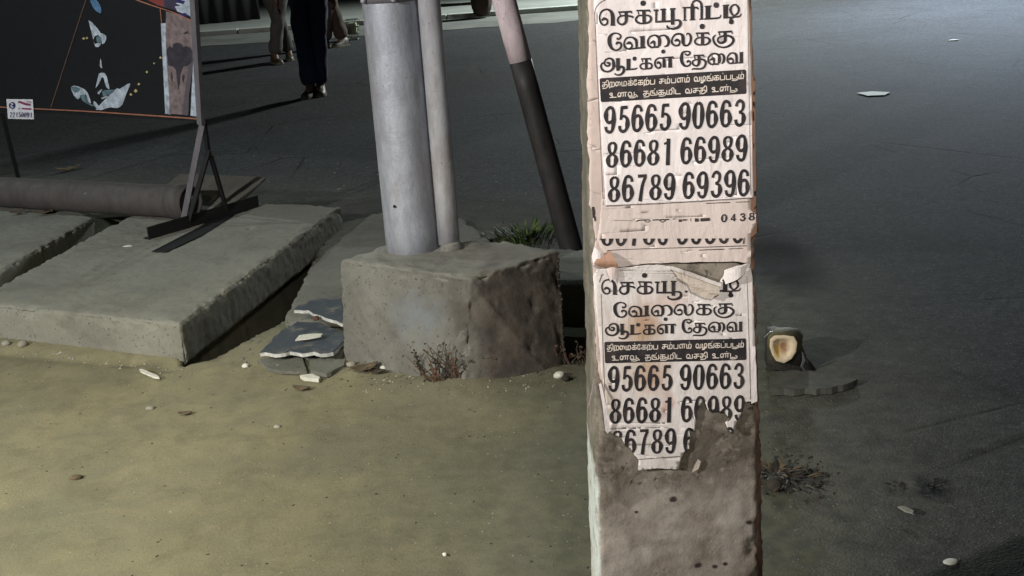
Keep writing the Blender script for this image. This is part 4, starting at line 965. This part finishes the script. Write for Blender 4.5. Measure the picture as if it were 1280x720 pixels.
pebble(1192, 51, .03, M['paperbit'], 'tiny pale scrap far out on the road, upper right', 'scrap', 'scrap', sq=(1.6, 1, .3))
pebble(395, 399, .013, M['rust'], 'small brown stone wedged between the two blue grey sheets', z=.07)
pebble(160, 308, .012, M['paperbit'], 'pale chip on the big slab near the stand foot', sq=(2, 1, .3), z=.131)
def curl_leaf(px, py, L, label, mat, ang=0, seed=0, z=None):
    p = gp(px, py, 0); p = gp(px, py, gz(p)) if z is None else gp(px, py, z); rnd = random.Random(seed); V = []; Fs = []
    n = 8
    for i in range(n + 1):
        u = i / n; wd = L * .28 * math.sin(math.pi * (.08 + .86 * u)); x = (u - .5) * L; h = L * .18 * (u - .5) ** 2 * 4 + .003
        for k in (-1, -.4, .4, 1):
            V.append(p + Matrix.Rotation(ang, 3, 'Z') @ Vector((x, wd * k, h + abs(k) * wd * .35 + rnd.uniform(-1, 1) * L * .02)))
    for i in range(n):
        for k in range(3): Fs.append([i * 4 + k, i * 4 + k + 1, i * 4 + k + 5, i * 4 + k + 4])
    o = mk('leaf', V, Fs, mat, None, p, True); md = o.modifiers.new('t', 'SOLIDIFY'); md.thickness = .0012
    return tag(o, label, 'leaf')
curl_leaf(377, 488, .06, 'thin dry curled leaf on the earth below the stone fragments', M['leaf'], -.3, 1)
curl_leaf(455, 464, .10, 'dry curled leaf lying along the foot of the footing', M['leaf'], .4, 2)
curl_leaf(470, 467, .07, 'second dry leaf against the footing, further right', M['twig'], -.5, 3)
curl_leaf(232, 519, .045, 'small brown leaf on the open earth right of the lone pebble', M['leaf'], .1, 4)
curl_leaf(55, 268, .10, 'dry brown leaf on the left slab under the pipe', M['leaf'], .3, 5, .128)
curl_leaf(66, 264, .07, 'broken dry leaf on the left slab against the pipe', M['twig'], -.6, 6, .128)
curl_leaf(22, 268, .08, 'flat dry leaf on the left slab, nearest the frame edge', M['leaf'], .1, 7, .128)
curl_leaf(86, 214, .16, 'withered leaf lying on the road behind the pipe', M['leaf'], .5, 8)
curl_leaf(272, 232, .10, 'dry leaf caught behind the stand struts', M['leaf'], .9, 9)
# crumbs of grit and leaf dust everywhere on the verge
def scatter(name, n, region, mat, smin, smax, label, seed, flat=.5):
    rnd = random.Random(seed); V = []; Fs = []
    for i in range(n):
        px, py = region(rnd); p = gp(px, py, 0); p.z = gz(p); s = smin + (smax - smin) * rnd.random() ** 3; a = rnd.uniform(0, 6); i0 = len(V)
        e1v = Vector((math.cos(a), math.sin(a), 0)); e2v = Vector((-math.sin(a), math.cos(a), 0))
        V += [p + e1v * s, p + e2v * s * .6, p - e1v * s * .8, p - e2v * s * .6, p + Vector((0, 0, s * flat)), p - Vector((0, 0, s * .4))]
        Fs += [[i0, i0 + 1, i0 + 4], [i0 + 1, i0 + 2, i0 + 4], [i0 + 2, i0 + 3, i0 + 4], [i0 + 3, i0, i0 + 4], [i0 + 1, i0, i0 + 5], [i0 + 2, i0 + 1, i0 + 5], [i0 + 3, i0 + 2, i0 + 5], [i0, i0 + 3, i0 + 5]]
    o = mk(name, V, Fs, mat); return tag(o, label, 'grit', None, 'stuff')
reg = lambda r: (r.uniform(-60, 1000), 455 + 300 * r.random() ** 1.3)
scatter('grit', 1500, reg, M['stone'], .001, .0045, 'pale grit strewn over the sandy earth', 1)
scatter('leaf_crumbs', 650, reg, M['darkleaf'], .001, .007, 'dark crumbs of leaf strewn over the sandy earth', 2, .3)
regr = lambda r: (r.uniform(930, 1330), 60 + 660 * r.random())
M['darkgrit'] = plain('asphalt_chips', c(.13, .13, .125), .9)
scatter('road_grit', 1300, regr, M['darkgrit'], .0015, .006, 'pale grit on the asphalt right of the post', 3, .4)
regm = lambda r: (r.uniform(240, 740), 60 + 200 * r.random())
scatter('road_grit', 500, regm, M['stone'], .003, .010, 'pale grit on the asphalt behind the footing', 4, .4)
regf = lambda r: (r.uniform(400, 730), r.gauss(466, 9))
scatter('leaf_crumbs', 420, regf, M['twig'], .0015, .010, 'dry crumbs gathered along the foot of the footing', 5, .3)
regq = lambda r: (r.uniform(300, 480), r.gauss(452, 12))
scatter('rubble', 90, regq, M['slab2'], .005, .020, 'broken concrete rubble between the big slab and the footing', 11, .6)
regq2 = lambda r: (lambda u: (u, 431 + (u / 225) * 27 + abs(r.gauss(0, 5))))(r.uniform(-40, 236))
scatter('rubble', 110, regq2, M['stone'], .003, .012, 'crumbs of concrete along the front of the big slab', 12, .6)
regq3 = lambda r: (r.uniform(430, 712), 462 + abs(r.gauss(0, 7)) + (24 if 500 < r.random() * 700 else 8))
scatter('rubble', 140, regq3, M['stone'], .002, .009, 'crumbs of concrete along the foot of the footing', 13, .6)
regf2 = lambda r: (r.gauss(990, 22), r.gauss(588, 16))
scatter('leaf_crumbs', 150, regf2, M['darkleaf'], .003, .012, 'dark leaf litter under the weeds beside the post', 6, .8)
regf3 = lambda r: (r.uniform(90, 330), r.gauss(205, 10))
scatter('leaf_crumbs', 60, regf3, M['leaf'], .004, .016, 'dry crumbs on the road behind the pipe', 7, .3)

# cut husk in its bag by the post
hb = gp(985, 464, 0); husk = empty('cut_husk', (hb.x, hb.y, 0), 'cut fruit husk with cream flesh and brown hollow, in dirt right of the post', 'husk')
M['husk'] = plain('husk_skin', c(.13, .12, .06), .7, 0, .5, 18, .5)
t = NT('husk_flesh'); ctrh = on_plane(979, 437, Vector((0, hb.y - .02, 0)), PN)
colh = t.mix(t.blob(tuple(ctrh + Vector((.004, 0, .004))), (.014, .08, .022), .5, .006, 40), c(.62, .52, .36), c(.26, .14, .07))
colh = t.mix(t.blob(tuple(ctrh + Vector((-.018, 0, -.004))), (.010, .08, .02), .5, .004, 40), colh, c(.62, .42, .12))
M['flesh'] = t.done(colh, .6, t.noise(80, 4), .4, .004)
s_ = (hb - CAM).dot(FW) / F
outl = [(962.5, 424), (968, 419.5), (980, 419), (992, 420.5), (996.5, 428), (995, 440), (989, 449), (980, 454), (970, 451), (965, 443), (962, 433)]
fc = [on_plane(x, y, Vector((0, hb.y - .02, 0)), PN) for x, y in outl]; cc_ = sum(fc, Vector()) / len(fc)
inner = [cc_ + (p - cc_) * .62 + Vector((0, .008, 0)) for p in fc]; mid_ = cc_ + Vector((0, .018, 0)); n = len(fc)
V = fc + [cc_ + (p - cc_) * .8 + Vector((0, -.004, 0)) for p in fc] + inner + [mid_]
Fs = []
for i in range(n):
    j = (i + 1) % n; Fs += [[i, j, n + j, n + i], [n + i, n + j, 2 * n + j, 2 * n + i], [2 * n + i, 2 * n + j, 3 * n]]
mk('flesh', V, Fs, M['flesh'], husk, None, True)
rings = [fc]
for k, (sc_, dy) in enumerate(((1.12, .012), (1.25, .035), (1.18, .07), (.8, .10))): rings.append([cc_ + (p - cc_) * sc_ + Vector((.014 * k, dy, -.004 * k)) for p in fc])
V = [p for r in rings for p in r] + [sum(rings[-1], Vector()) / n + Vector((.004, .012, 0))]; Fs = []
for k in range(len(rings) - 1):
    for i in range(n): j = (i + 1) % n; Fs.append([k * n + i, (k + 1) * n + i, (k + 1) * n + j, k * n + j])
for i in range(n): Fs.append([4 * n + i, 5 * n, 4 * n + (i + 1) % n])
mk('rind', V, Fs, M['husk'], husk, None, True)
# crumpled film bag behind and below it
bagp = [(960, 462), (961, 432), (964, 421), (976, 416), (993, 418), (1001, 427), (1006, 440), (1011, 455), (1024, 465), (1010, 468), (985, 464)]
V = []; Fs = []; base_y = hb.y + .02
ol = [on_plane(x, y, Vector((0, base_y, 0)), PN) for x, y in bagp]; bc = sum(ol, Vector()) / len(ol)
V = ol + [bc + (p - bc) * .85 + Vector((.01 * nz(p, 30), .10 + .05 * nz(p, 25), .02 * nz(p, 20))) for p in ol] + [bc + (p - bc) * .3 + Vector((0, .17, -.02)) for p in ol] + [bc + Vector((0, .02, 0))]
n = len(ol)
for k in range(2):
    for i in range(n): j = (i + 1) % n; Fs.append([k * n + i, k * n + j, (k + 1) * n + j, (k + 1) * n + i])
Fs.append([2 * n + i for i in range(n)])
for i in range(n): Fs.append([(i + 1) % n, i, 3 * n])
mdk = plain('black_film', c(.055, .050, .042), .7, 0, .5, 30, .8)
o = mk('plastic_bag', V, Fs, mdk, None, (hb.x, base_y, 0), True); tag(o, 'dark crumpled plastic bag behind the cut husk right of the post', 'bag')
tb = [on_plane(x, y, Vector((0, base_y - .005, 0)), PN) for x, y in ((955, 422), (962, 415.5), (975, 413.5), (990, 415.5), (999, 422))]
mk('pale_rim', *tube_mesh(tb, [.002, .003, .004, .003, .002], 6), M['plastic'], o)
V, Fs = tube_mesh([on_plane(x, y, Vector((0, base_y - .03, 0)), PN) for x, y in ((1003, 440), (1005, 450), (1002, 458), (1008, 466))], [.002, .006, .004, .001], 6)
mk('pale_fold', V, Fs, M['plastic'], o)

# ------------------------------------------------------------------ weeds and twigs
def blades(name, base, n, L, spread, mats, label, cat='weed', seed=0, up_=.8, wd=.006, droop=.6):
    rnd = random.Random(seed); e = empty(name, base, label, cat)
    for mi, mat in enumerate(mats):
        V = []; Fs = []
        for i in range(n // len(mats)):
            a = rnd.uniform(0, 6.28); r = spread * rnd.random(); p = Vector(base) + Vector((math.cos(a) * r * .5, math.sin(a) * r * .5, 0))
            dr = Vector((math.cos(a), math.sin(a), 0)); l = L * rnd.uniform(.4, 1); w_ = wd * rnd.uniform(.6, 1.3); sdv = Vector((-dr.y, dr.x, 0)); i0 = len(V); m_ = 4
            for k in range(m_ + 1):
                u = k / m_; q = p + dr * l * u * (1 - up_ * .5) + Vector((0, 0, l * up_ * (u - droop * u * u))); ww = w_ * math.sin(math.pi * (.15 + .8 * u))
                V += [q - sdv * ww, q + sdv * ww + Vector((0, 0, ww * .3))]
            Fs += [[i0 + 2 * k, i0 + 2 * k + 1, i0 + 2 * k + 3, i0 + 2 * k + 2] for k in range(m_)]
        o = mk('foliage', V, Fs, mat, e, None, True); o['kind'] = 'stuff'
    return e
blades('weed', gp(658, 300, -.01), 200, .11, .32, [M['green'], M['green'], M['green'], M['palegreen']], 'green weed growing behind the footing beside the leaning pole', seed=2, wd=.0045, up_=.95, droop=.4)
blades('weed', gp(628, 300, -.01), 60, .10, .22, [M['green'], M['darkleaf']], 'darker low weed just left of the green weed behind the footing', seed=3, wd=.006)
blades('weed', gp(985, 598, 0), 120, .05, .13, [M['darkleaf'], M['darkleaf'], M['leaf']], 'low dark weed tuft on the dusty verge right of the post', seed=4, wd=.0028, up_=.4)
blades('weed', gp(968, 592, 0), 60, .06, .08, [M['darkleaf'], M['leaf']], 'withered weed tuft pressed against the right side of the post', seed=5, wd=.004, up_=.6)
blades('weed', gp(716, 455, 0), 30, .07, .08, [M['darkleaf'], M['twig']], 'withered weed between the footing and the post', seed=6, wd=.004)
blades('weed', gp(1172, 604, -.01), 18, .022, .05, [M['darkleaf']], 'tiny dark tuft on the road at lower right', seed=7, wd=.003, up_=.4)
blades('weed', gp(1120, 609, -.01), 18, .022, .05, [M['darkleaf']], 'tiny dark tuft on the road left of the other tiny tuft', seed=8, wd=.003, up_=.4)
def twigs(name, base, n, L, label, mats, seed, lean_=Vector((0, 0, 1)), jit=.6):
    rnd = random.Random(seed); e = empty(name, base, label, 'weed')
    for mat in mats:
        V = []; Fs = []
        for i in range(n):
            p = Vector(base) + Vector((rnd.uniform(-.06, .06), rnd.uniform(-.012, .012), rnd.uniform(0, .01))); d = (lean_ + Vector((rnd.uniform(-1, 1), rnd.uniform(-.25, .15), rnd.uniform(-.2, .6))) * jit).normalized(); l = L * rnd.uniform(.3, 1); P = [p]
            for k in range(4): d = (d + Vector((rnd.uniform(-1, 1), rnd.uniform(-.2, .2), rnd.uniform(-1, .6))) * .3).normalized(); P.append(P[-1] + d * l / 4)
            v, f = tube_mesh(P, [.0028, .0022, .0018, .0014, .0006], 5); i0 = len(V); V += v; Fs += [[x + i0 for x in q] for q in f]
            # dry leaflets
            for k in (2, 3, 4):
                q = P[k]; a = rnd.uniform(0, 6.28); s = rnd.uniform(.004, .010); i0 = len(V); V += [q, q + Vector((math.cos(a) * s, -.003, math.sin(a) * s)), q + Vector((math.cos(a + .5) * s * 1.6, -.002, math.sin(a + .5) * s * 1.6)), q + Vector((math.cos(a + 1) * s, 0, math.sin(a + 1) * s))]; Fs.append([i0, i0 + 1, i0 + 2, i0 + 3])
        o = mk('dry_stems', V, Fs, mat, e); o['kind'] = 'stuff'
    return e
twigs('dry_weed', gp(566, 480, .01) + Vector((0, -.012, 0)), 12, .15, 'dead brown weed growing up the front corner of the footing', [M['twig'], M['darkleaf'], M['rust']], 3)
twigs('dry_weed', gp(545, 470, .01) + Vector((0, -.005, 0)), 9, .09, 'sparse dead stems on the footing front left of the dead brown weed', [M['darkleaf'], M['twig']], 4)
twigs('dry_weed', gp(718, 456, .01), 8, .07, 'reddish dead stems between the footing and the post', [M['rust'], M['twig']], 5)

# ------------------------------------------------------------------ people across the road
M['skin_tone'] = plain('brown_skin', c(.16, .09, .06), .55); M['hair'] = plain('black_hair', c(.012, .01, .01), .5)
def skinned(name, nodes, edges, mat, parent, sub=1, disp=0):
    """nodes: name -> (pos, (rx, ry))"""
    keys = list(nodes); me = bpy.data.meshes.new('x'); me.from_pydata([tuple(nodes[k][0]) for k in keys], [(keys.index(a), keys.index(b)) for a, b in edges], [])
    bm = bmesh.new(); bm.from_mesh(me); ly = bm.verts.layers.skin.verify(); bm.verts.ensure_lookup_table()
    for i, k in enumerate(keys):
        r = nodes[k][1]; bm.verts[i][ly].radius = r if hasattr(r, '__len__') else (r, r); bm.verts[i][ly].use_root = (i == 0)
    bm.to_mesh(me); bm.free(); o = bpy.data.objects.new('x', me); COL.objects.link(o)
    s = o.modifiers.new('s', 'SKIN'); s.use_smooth_shade = True; s.branch_smoothing = .3
    d = o.modifiers.new('d', 'SUBSURF'); d.levels = d.render_levels = sub + 1
    dg = bpy.context.evaluated_depsgraph_get(); me2 = bpy.data.meshes.new_from_object(o.evaluated_get(dg)); bpy.data.objects.remove(o)
    if disp:
        N = [v.normal.copy() for v in me2.vertices]
        for v, n_ in zip(me2.vertices, N): v.co += n_ * disp * (nz((v.co.x * 2, v.co.y * 2, v.co.z), 9) + .5 * nz((v.co.x, v.co.y, v.co.z * 2.5), 16))
    return link(name, me2, mat, parent, None, True)
def shoe(p, h, mat, sole, parent, L=.27):
    R = Matrix.Rotation(h, 3, 'Z'); V = []; n = 8; prof = [(-.30, .034, .075), (-.22, .040, .095), (-.05, .040, .10), (.12, .043, .070), (.30, .048, .052), (.46, .044, .045), (.58, .034, .036), (.66, .016, .022)]
    for (u, wd, ht) in prof:
        for k in range(n):
            a = math.pi * k / (n - 1); V.append(Vector(p) + R @ Vector((math.cos(a) * wd, u * L, math.sin(a) ** .7 * ht + .008)))
    Fs = [[i * n + k, i * n + k + 1, (i + 1) * n + k + 1, (i + 1) * n + k] for i in range(len(prof) - 1) for k in range(n - 1)] + [list(range(n)), [(len(prof) - 1) * n + k for k in range(n)]]
    o = mk('shoe', V, Fs, mat, parent, None, True)
    top = [Vector(p) + R @ Vector((s * (wd + .004), u * L, .012)) for s, seq in ((-1, prof), (1, prof[::-1])) for (u, wd, ht) in seq]
    V, Fs = prism(top, [q - Vector((0, 0, .012)) for q in top]); mk('sole', V, Fs, sole, o)
    return o
def person(base, head, label, lf, rf, shirt, trs, shoem, hgt=1.68, arm=(.1, -.1), flare=1.0):
    """lf, rf: foot positions relative to base (x sideways, y forward) in the person's own heading"""
    R = Matrix.Rotation(head, 3, 'Z'); s = hgt / 1.7; B = Vector(base)
    W = lambda x, y, z: B + R @ Vector((x * s, y * s, z * s))
    e = empty('person', B, label, 'person'); N = {}; E = []
    def leg(sd_, f):
        hx = .09 * sd_; hip = (hx, 0, .90); ank = (f[0], f[1], .09 + f[2] if len(f) > 2 else .09); kn = ((hx + f[0]) / 2, f[1] * .45 + .05, .49 + (f[2] * .6 if len(f) > 2 else 0)); return hip, kn, ank
    LG = {'l': leg(-1, lf), 'r': leg(1, rf)}
    N['pelvis'] = (W(0, 0, .95), (.15 * s, .105 * s)); N['chest'] = (W(0, .0, 1.25), (.155 * s, .105 * s)); N['shoulder'] = (W(0, -.01, 1.40), (.11 * s, .085 * s)); N['neck'] = (W(0, .005, 1.47), .052 * s); N['jaw'] = (W(0, .025, 1.55), (.062 * s, .075 * s)); N['crown'] = (W(0, .01, 1.64), (.072 * s, .085 * s))
    E += [('pelvis', 'chest'), ('chest', 'shoulder'), ('shoulder', 'neck'), ('neck', 'jaw'), ('jaw', 'crown')]
    T = {'waist': (W(0, 0, 1.02), (.152 * s, .115 * s)), 'seat': (W(0, -.01, .92), (.165 * s, .125 * s))}; TE = [('waist', 'seat')]
    S = {'hem': (W(0, 0, .93), (.175 * s, .13 * s)), 'chest': (W(0, 0, 1.22), (.172 * s, .122 * s)), 'shoulder': (W(0, -.01, 1.385), (.135 * s, .10 * s))}; SE = [('hem', 'chest'), ('chest', 'shoulder')]
    for q, sd_ in (('l', -1), ('r', 1)):
        hip, kn, ank = LG[q]; a_ = arm[0 if sd_ < 0 else 1]
        N['hip' + q] = (W(*hip), .085 * s); N['knee' + q] = (W(*kn), .056 * s); N['ank' + q] = (W(*ank), .038 * s); N['toe' + q] = (W(ank[0], ank[1] + .10, ank[2] - .06), (.035 * s, .025 * s))
        E += [('pelvis', 'hip' + q), ('hip' + q, 'knee' + q), ('knee' + q, 'ank' + q), ('ank' + q, 'toe' + q)]
        T['hip' + q] = (W(hip[0], hip[1], hip[2] - .06), .104 * s); T['knee' + q] = (W(*kn), .083 * s * flare); T['shin' + q] = (W((kn[0] + ank[0]) / 2, (kn[1] + ank[1]) / 2 - .01, (kn[2] + ank[2]) / 2), .078 * s * flare); T['hemt' + q] = (W(ank[0], ank[1] - .005, ank[2] - .01), .080 * s * flare)
        TE += [('seat', 'hip' + q), ('hip' + q, 'knee' + q), ('knee' + q, 'shin' + q), ('shin' + q, 'hemt' + q)]
        sh_ = (.19 * sd_, 0, 1.38); el = (.25 * sd_, a_ * .5 - .02, 1.10); wr_ = (.24 * sd_, a_ + .08, .86)
        N['sh' + q] = (W(*sh_), .050 * s); N['el' + q] = (W(*el), .038 * s); N['wr' + q] = (W(*wr_), .026 * s); N['palm' + q] = (W(wr_[0], wr_[1] + .02, wr_[2] - .07), (.034 * s, .018 * s))
        E += [('shoulder', 'sh' + q), ('sh' + q, 'el' + q), ('el' + q, 'wr' + q), ('wr' + q, 'palm' + q)]
        for fi in range(4):
            N['f%d%s' % (fi, q)] = (W(wr_[0] + .0 * sd_, wr_[1] - .012 + fi * .020, wr_[2] - (.115 + .006 * (fi % 3))), .0085 * s); N['g%d%s' % (fi, q)] = (W(wr_[0] - .018 * sd_, wr_[1] - .010 + fi * .020, wr_[2] - (.150 + .008 * (1 - abs(fi - 1.5)))), .0075 * s)
            E += [('palm' + q, 'f%d%s' % (fi, q)), ('f%d%s' % (fi, q), 'g%d%s' % (fi, q))]
        N['th' + q] = (W(wr_[0], wr_[1] + .065, wr_[2] - .085), .009 * s); E.append(('palm' + q, 'th' + q))
        S['sh' + q] = (W(*sh_), .074 * s); S['sl' + q] = (W((sh_[0] + el[0]) / 2, (sh_[1] + el[1]) / 2, 1.22), .066 * s); SE += [('shoulder', 'sh' + q), ('sh' + q, 'sl' + q)]
    skinned('body', N, E, M['skin_tone'], e, 1)
    skinned('trousers', T, TE, trs, e, 1, .012)
    skinned('shirt', S, SE, shirt, e, 1, .008)
    bm = bmesh.new(); bmesh.ops.create_uvsphere(bm, u_segments=20, v_segments=12, radius=1)
    for v in bm.verts:
        x, y, z = v.co; k = 1 + .04 * nz(v.co, 5); yy = y * .105 * k - .018; zz = z * .115 * k
        if y > .25 and z < .45: yy = min(yy, .03)
        if z < -.3: zz = -.3 * .115
        v.co = W(x * .088 * k, yy, 1.645 + zz)
    me = bpy.data.meshes.new('hair'); bm.to_mesh(me); bm.free(); link('hair', me, M['hair'], e, None, True)
    # face: nose, eyes and mouth set on the head, ears at its sides
    V, Fs = tube_mesh([W(0, .098, 1.60), W(0, .118, 1.565), W(0, .112, 1.555)], [.008 * s, .014 * s, .012 * s], 8); mk('nose', V, Fs, M['skin_tone'], e, None, True)
    for sd_ in (-1, 1):
        V, Fs = tube_mesh([W(.018 * sd_, .092, 1.602), W(.045 * sd_, .082, 1.602)], [.006 * s, .005 * s], 6); mk('eye', V, Fs, M['hair'], e)
        V, Fs = tube_mesh([W(.078 * sd_, .0, 1.62), W(.084 * sd_, -.012, 1.59), W(.078 * sd_, .0, 1.56)], [.006 * s, .014 * s, .006 * s], 6); mk('ear', V, Fs, M['skin_tone'], e, None, True)
    V, Fs = tube_mesh([W(-.025, .092, 1.525), W(0, .098, 1.523), W(.025, .092, 1.525)], [.003 * s, .007 * s, .003 * s], 6); mk('mouth', V, Fs, M['rust'], e)
    for q, f, toe in (('l', lf, .15), ('r', rf, -.15)):
        a = W(f[0], f[1], 0); a.z = B.z + (f[2] if len(f) > 2 else 0); shoe(a, head + toe, shoem, M['sole'], e)
    return e
M['sole'] = plain('shoe_sole', c(.20, .18, .12), .7)
M['shoe_dark'] = plain('dark_shoe', c(.035, .03, .025), .5); M['shoe_tan'] = plain('tan_shoe', c(.06, .05, .028), .5)
M['olive'] = plain('olive_trousers', c(.085, .082, .072), .9, 0, .3, 8); M['navy_cloth'] = plain('navy_trousers', c(.030, .042, .105), .85, 0, .3, 8)
M['brown_cloth'] = plain('brown_trousers', c(.060, .040, .030), .9, 0, .3, 8); M['shirt_a'] = plain('pale_shirt', c(.35, .35, .33), .9); M['shirt_b'] = plain('check_shirt', c(.10, .12, .18), .9); M['shirt_c'] = plain('rust_shirt', c(.18, .07, .05), .9)
fA = gp(340, 78, -.005); fA2 = gp(366, 74, -.005); mA = (fA + fA2) / 2
person((mA.x, mA.y, -.008), math.radians(200), 'person in olive brown trousers walking, further left of the three across the road', (.10, .14), (-.10, -.10), M['shirt_a'], M['olive'], M['shoe_tan'], 1.68, (.15, -.12))
fB = gp(393, 120, -.008)
person((fB.x + .03, fB.y + .12, -.010), math.radians(176), 'person in dark navy trousers standing nearest on the road, between banner and silver pole', (-.02, .02), (.05, .12), M['shirt_b'], M['navy_cloth'], M['shoe_tan'], 1.72, (.02, .05), .98)
fC = gp(430, 57, -.005)
person((fC.x - .08, fC.y + .05, -.008), math.radians(150), 'person in brown trousers farthest back, beside the silver pole', (.09, .14), (-.08, .0), M['shirt_c'], M['brown_cloth'], M['shoe_dark'], 1.66, (.1, -.1), 1.15)
# red cloth bag carried beside the nearest person
rbp = Vector((0, fB.y + .18, 0)); RB = [on_plane(x, y, rbp, PN) for x, y in ((367, -18), (389, -20), (391, 18), (384, 23), (372, 21), (368, 8))]
V, Fs = prism([p + Vector((0, -.04, 0)) for p in RB], [p + Vector((0, .05, 0)) for p in RB])
M['redcloth'] = plain('dark_red_cloth', c(.12, .015, .02), .85, 0, .4, 10)
me = rough_solid(V, Fs, .015, lambda p, n: n * .008 * fbm(p, 12, 2))
o = link('cloth_bag', me, M['redcloth'], None, (RB[0].x, rbp.y, RB[3].z), True); tag(o, 'dark red cloth bag hanging beside the person in navy trousers', 'bag')
V, Fs = tube_mesh([RB[0], RB[0] + Vector((.03, 0, .10)), RB[1] + Vector((-.02, 0, .12)), RB[1]], .006, 6); mk('handle', V, Fs, M['redcloth'], o)

# ------------------------------------------------------------------ things on and by the far pavement
zp = .05
M['stallcloth'] = plain('black_stall_cloth', c(.008, .008, .009), .9, 0, .3, 6)
sa = gp(240, 32, zp); sb = gp(330, 24, zp); sdv = (sb - sa).normalized(); sn_ = Vector((-sdv.y, sdv.x, 0))
stall = empty('covered_stall', sa, 'low stall draped in black cloth on the far pavement behind the banner', 'stall')
V = []; Fs = []; nx_ = 60
for j in range(2):
    for i in range(nx_ + 1):
        u = i / nx_; f_ = .03 * math.sin(u * 46) * (1 - j) + .01 * nz((u * 9, j, 0), 2); V.append(sa - sdv * .5 + sdv * 1.55 * u + sn_ * (.02 - f_) + Vector((0, 0, .005 + .80 * j)))
Fs = [[i, i + 1, nx_ + 2 + i, nx_ + 1 + i] for i in range(nx_)]
o = mk('cloth_skirt', V, Fs, M['stallcloth'], stall, None, True); md = o.modifiers.new('t', 'SOLIDIFY'); md.thickness = .006
boxo('table_top', sa - sdv * .52 + Vector((0, 0, .81)), sdv * 1.6, sn_ * .7, Vector((0, 0, .03)), M['stallcloth'], stall, None, .006)
for (a, b) in ((.05, .62), (1.4, .62)): boxo('leg', sa - sdv * .5 + sdv * a + sn_ * b + Vector((0, 0, .003)), sdv * .04, sn_ * .04, Vector((0, 0, .8)), M['blackmetal'], stall)
pebble(296, 20, .11, M['stone'], 'pale crumpled cloth lying on the far pavement by the stall', 'cloth', 'cloth_heap', (1.4, .8, .35), zp)
pebble(310, 22.5, .05, M['paperbit'], 'small white cup-like scrap on the far pavement by the stall', 'scrap', 'scrap', (1, .8, .7), zp)
# wire crate chair near the silver pole
M['wire'] = plain('pale_wire', c(.35, .36, .33), .5, .3); M['cratey'] = plain('dull_yellow_plastic', c(.34, .36, .24), .6)
q = gp(441, 50, -.004); X = Vector((1, 0, 0)); Y = Vector((0, 1, 0)); Z = Vector((0, 0, 1)); kk = (q - CAM).dot(FW) / F
seat = empty('wire_basket', q, 'pale wire basket standing on the road between the farthest person and the silver pole', 'basket')
wB = 17 * kk; hB = 24 * kk
for i in range(5):
    for fy in (0, wB): V, Fs = tube_mesh([q + X * (-wB / 2 * .7 + wB * .7 * i / 4) + Y * fy, q + X * (-wB / 2 + wB * i / 4) + Y * fy + Z * hB], .004, 5); mk('wire', V, Fs, M['wire'], seat)
for k in range(4):
    z_ = hB * k / 3; s_x = .7 + .3 * k / 3; P = [q + X * s_x * wB / 2 * a + Y * (wB * (.5 + .5 * b)) + Z * (z_ + .004) for a, b in ((-1, -1), (1, -1), (1, 1), (-1, 1), (-1, -1))]; V, Fs = tube_mesh(P, .005, 5); mk('ring', V, Fs, M['wire'], seat)
boxo('basket_load', q + X * -wB * .36 + Y * wB * .12 + Z * hB * .25, X * wB * .72, Y * wB * .76, Z * hB * .62, M['cratey'], seat, None, .03)
# bulky sack and a flat low trolley on the pavement edge, right of the silver pole
q = gp(603, 20, .02); kk = (q - CAM).dot(FW) / F
bm = bmesh.new(); bmesh.ops.create_icosphere(bm, subdivisions=4, radius=1)
for v in bm.verts:
    x, y, z = v.co; k = 1 + .12 * nz(v.co, 2.2) + .05 * nz(v.co, 6); sgn = lambda a, p_: math.copysign(abs(a) ** p_, a); v.co = Vector((sgn(x, .6) * 13 * kk * k, sgn(y, .7) * .16 * k, (sgn(z, .55) + 1) * .5 * .62 * k))
me = bpy.data.meshes.new('sack'); bm.to_mesh(me); bm.free(); o = link('sack', me, M['brown_cloth'], None, None, True); o.location = q
tag(o, 'dark bulky sack standing at the far kerb behind the leaning pole', 'sack')
q = gp(568, 8, zp); kk = (q - CAM).dot(FW) / F
tr = empty('low_trolley', q, 'low dark trolley on the far pavement left of the bulky sack', 'trolley')
boxo('deck', q + X * -.45 + Z * .14, X * .9, Y * .6, Z * .05, M['blackmetal'], tr, None, .008); boxo('load', q + X * -.40 + Y * .05 + Z * .195, X * .8, Y * .5, Z * .35, M['stallcloth'], tr, None, .03)
for a in (-.35, .35):
    for b in (.06, .54): V, Fs = tube_mesh([q + X * (a - .02) + Y * b + Z * .068, q + X * (a + .02) + Y * b + Z * .068], .066, 16); mk('wheel', V, Fs, M['blackpaint'], tr)
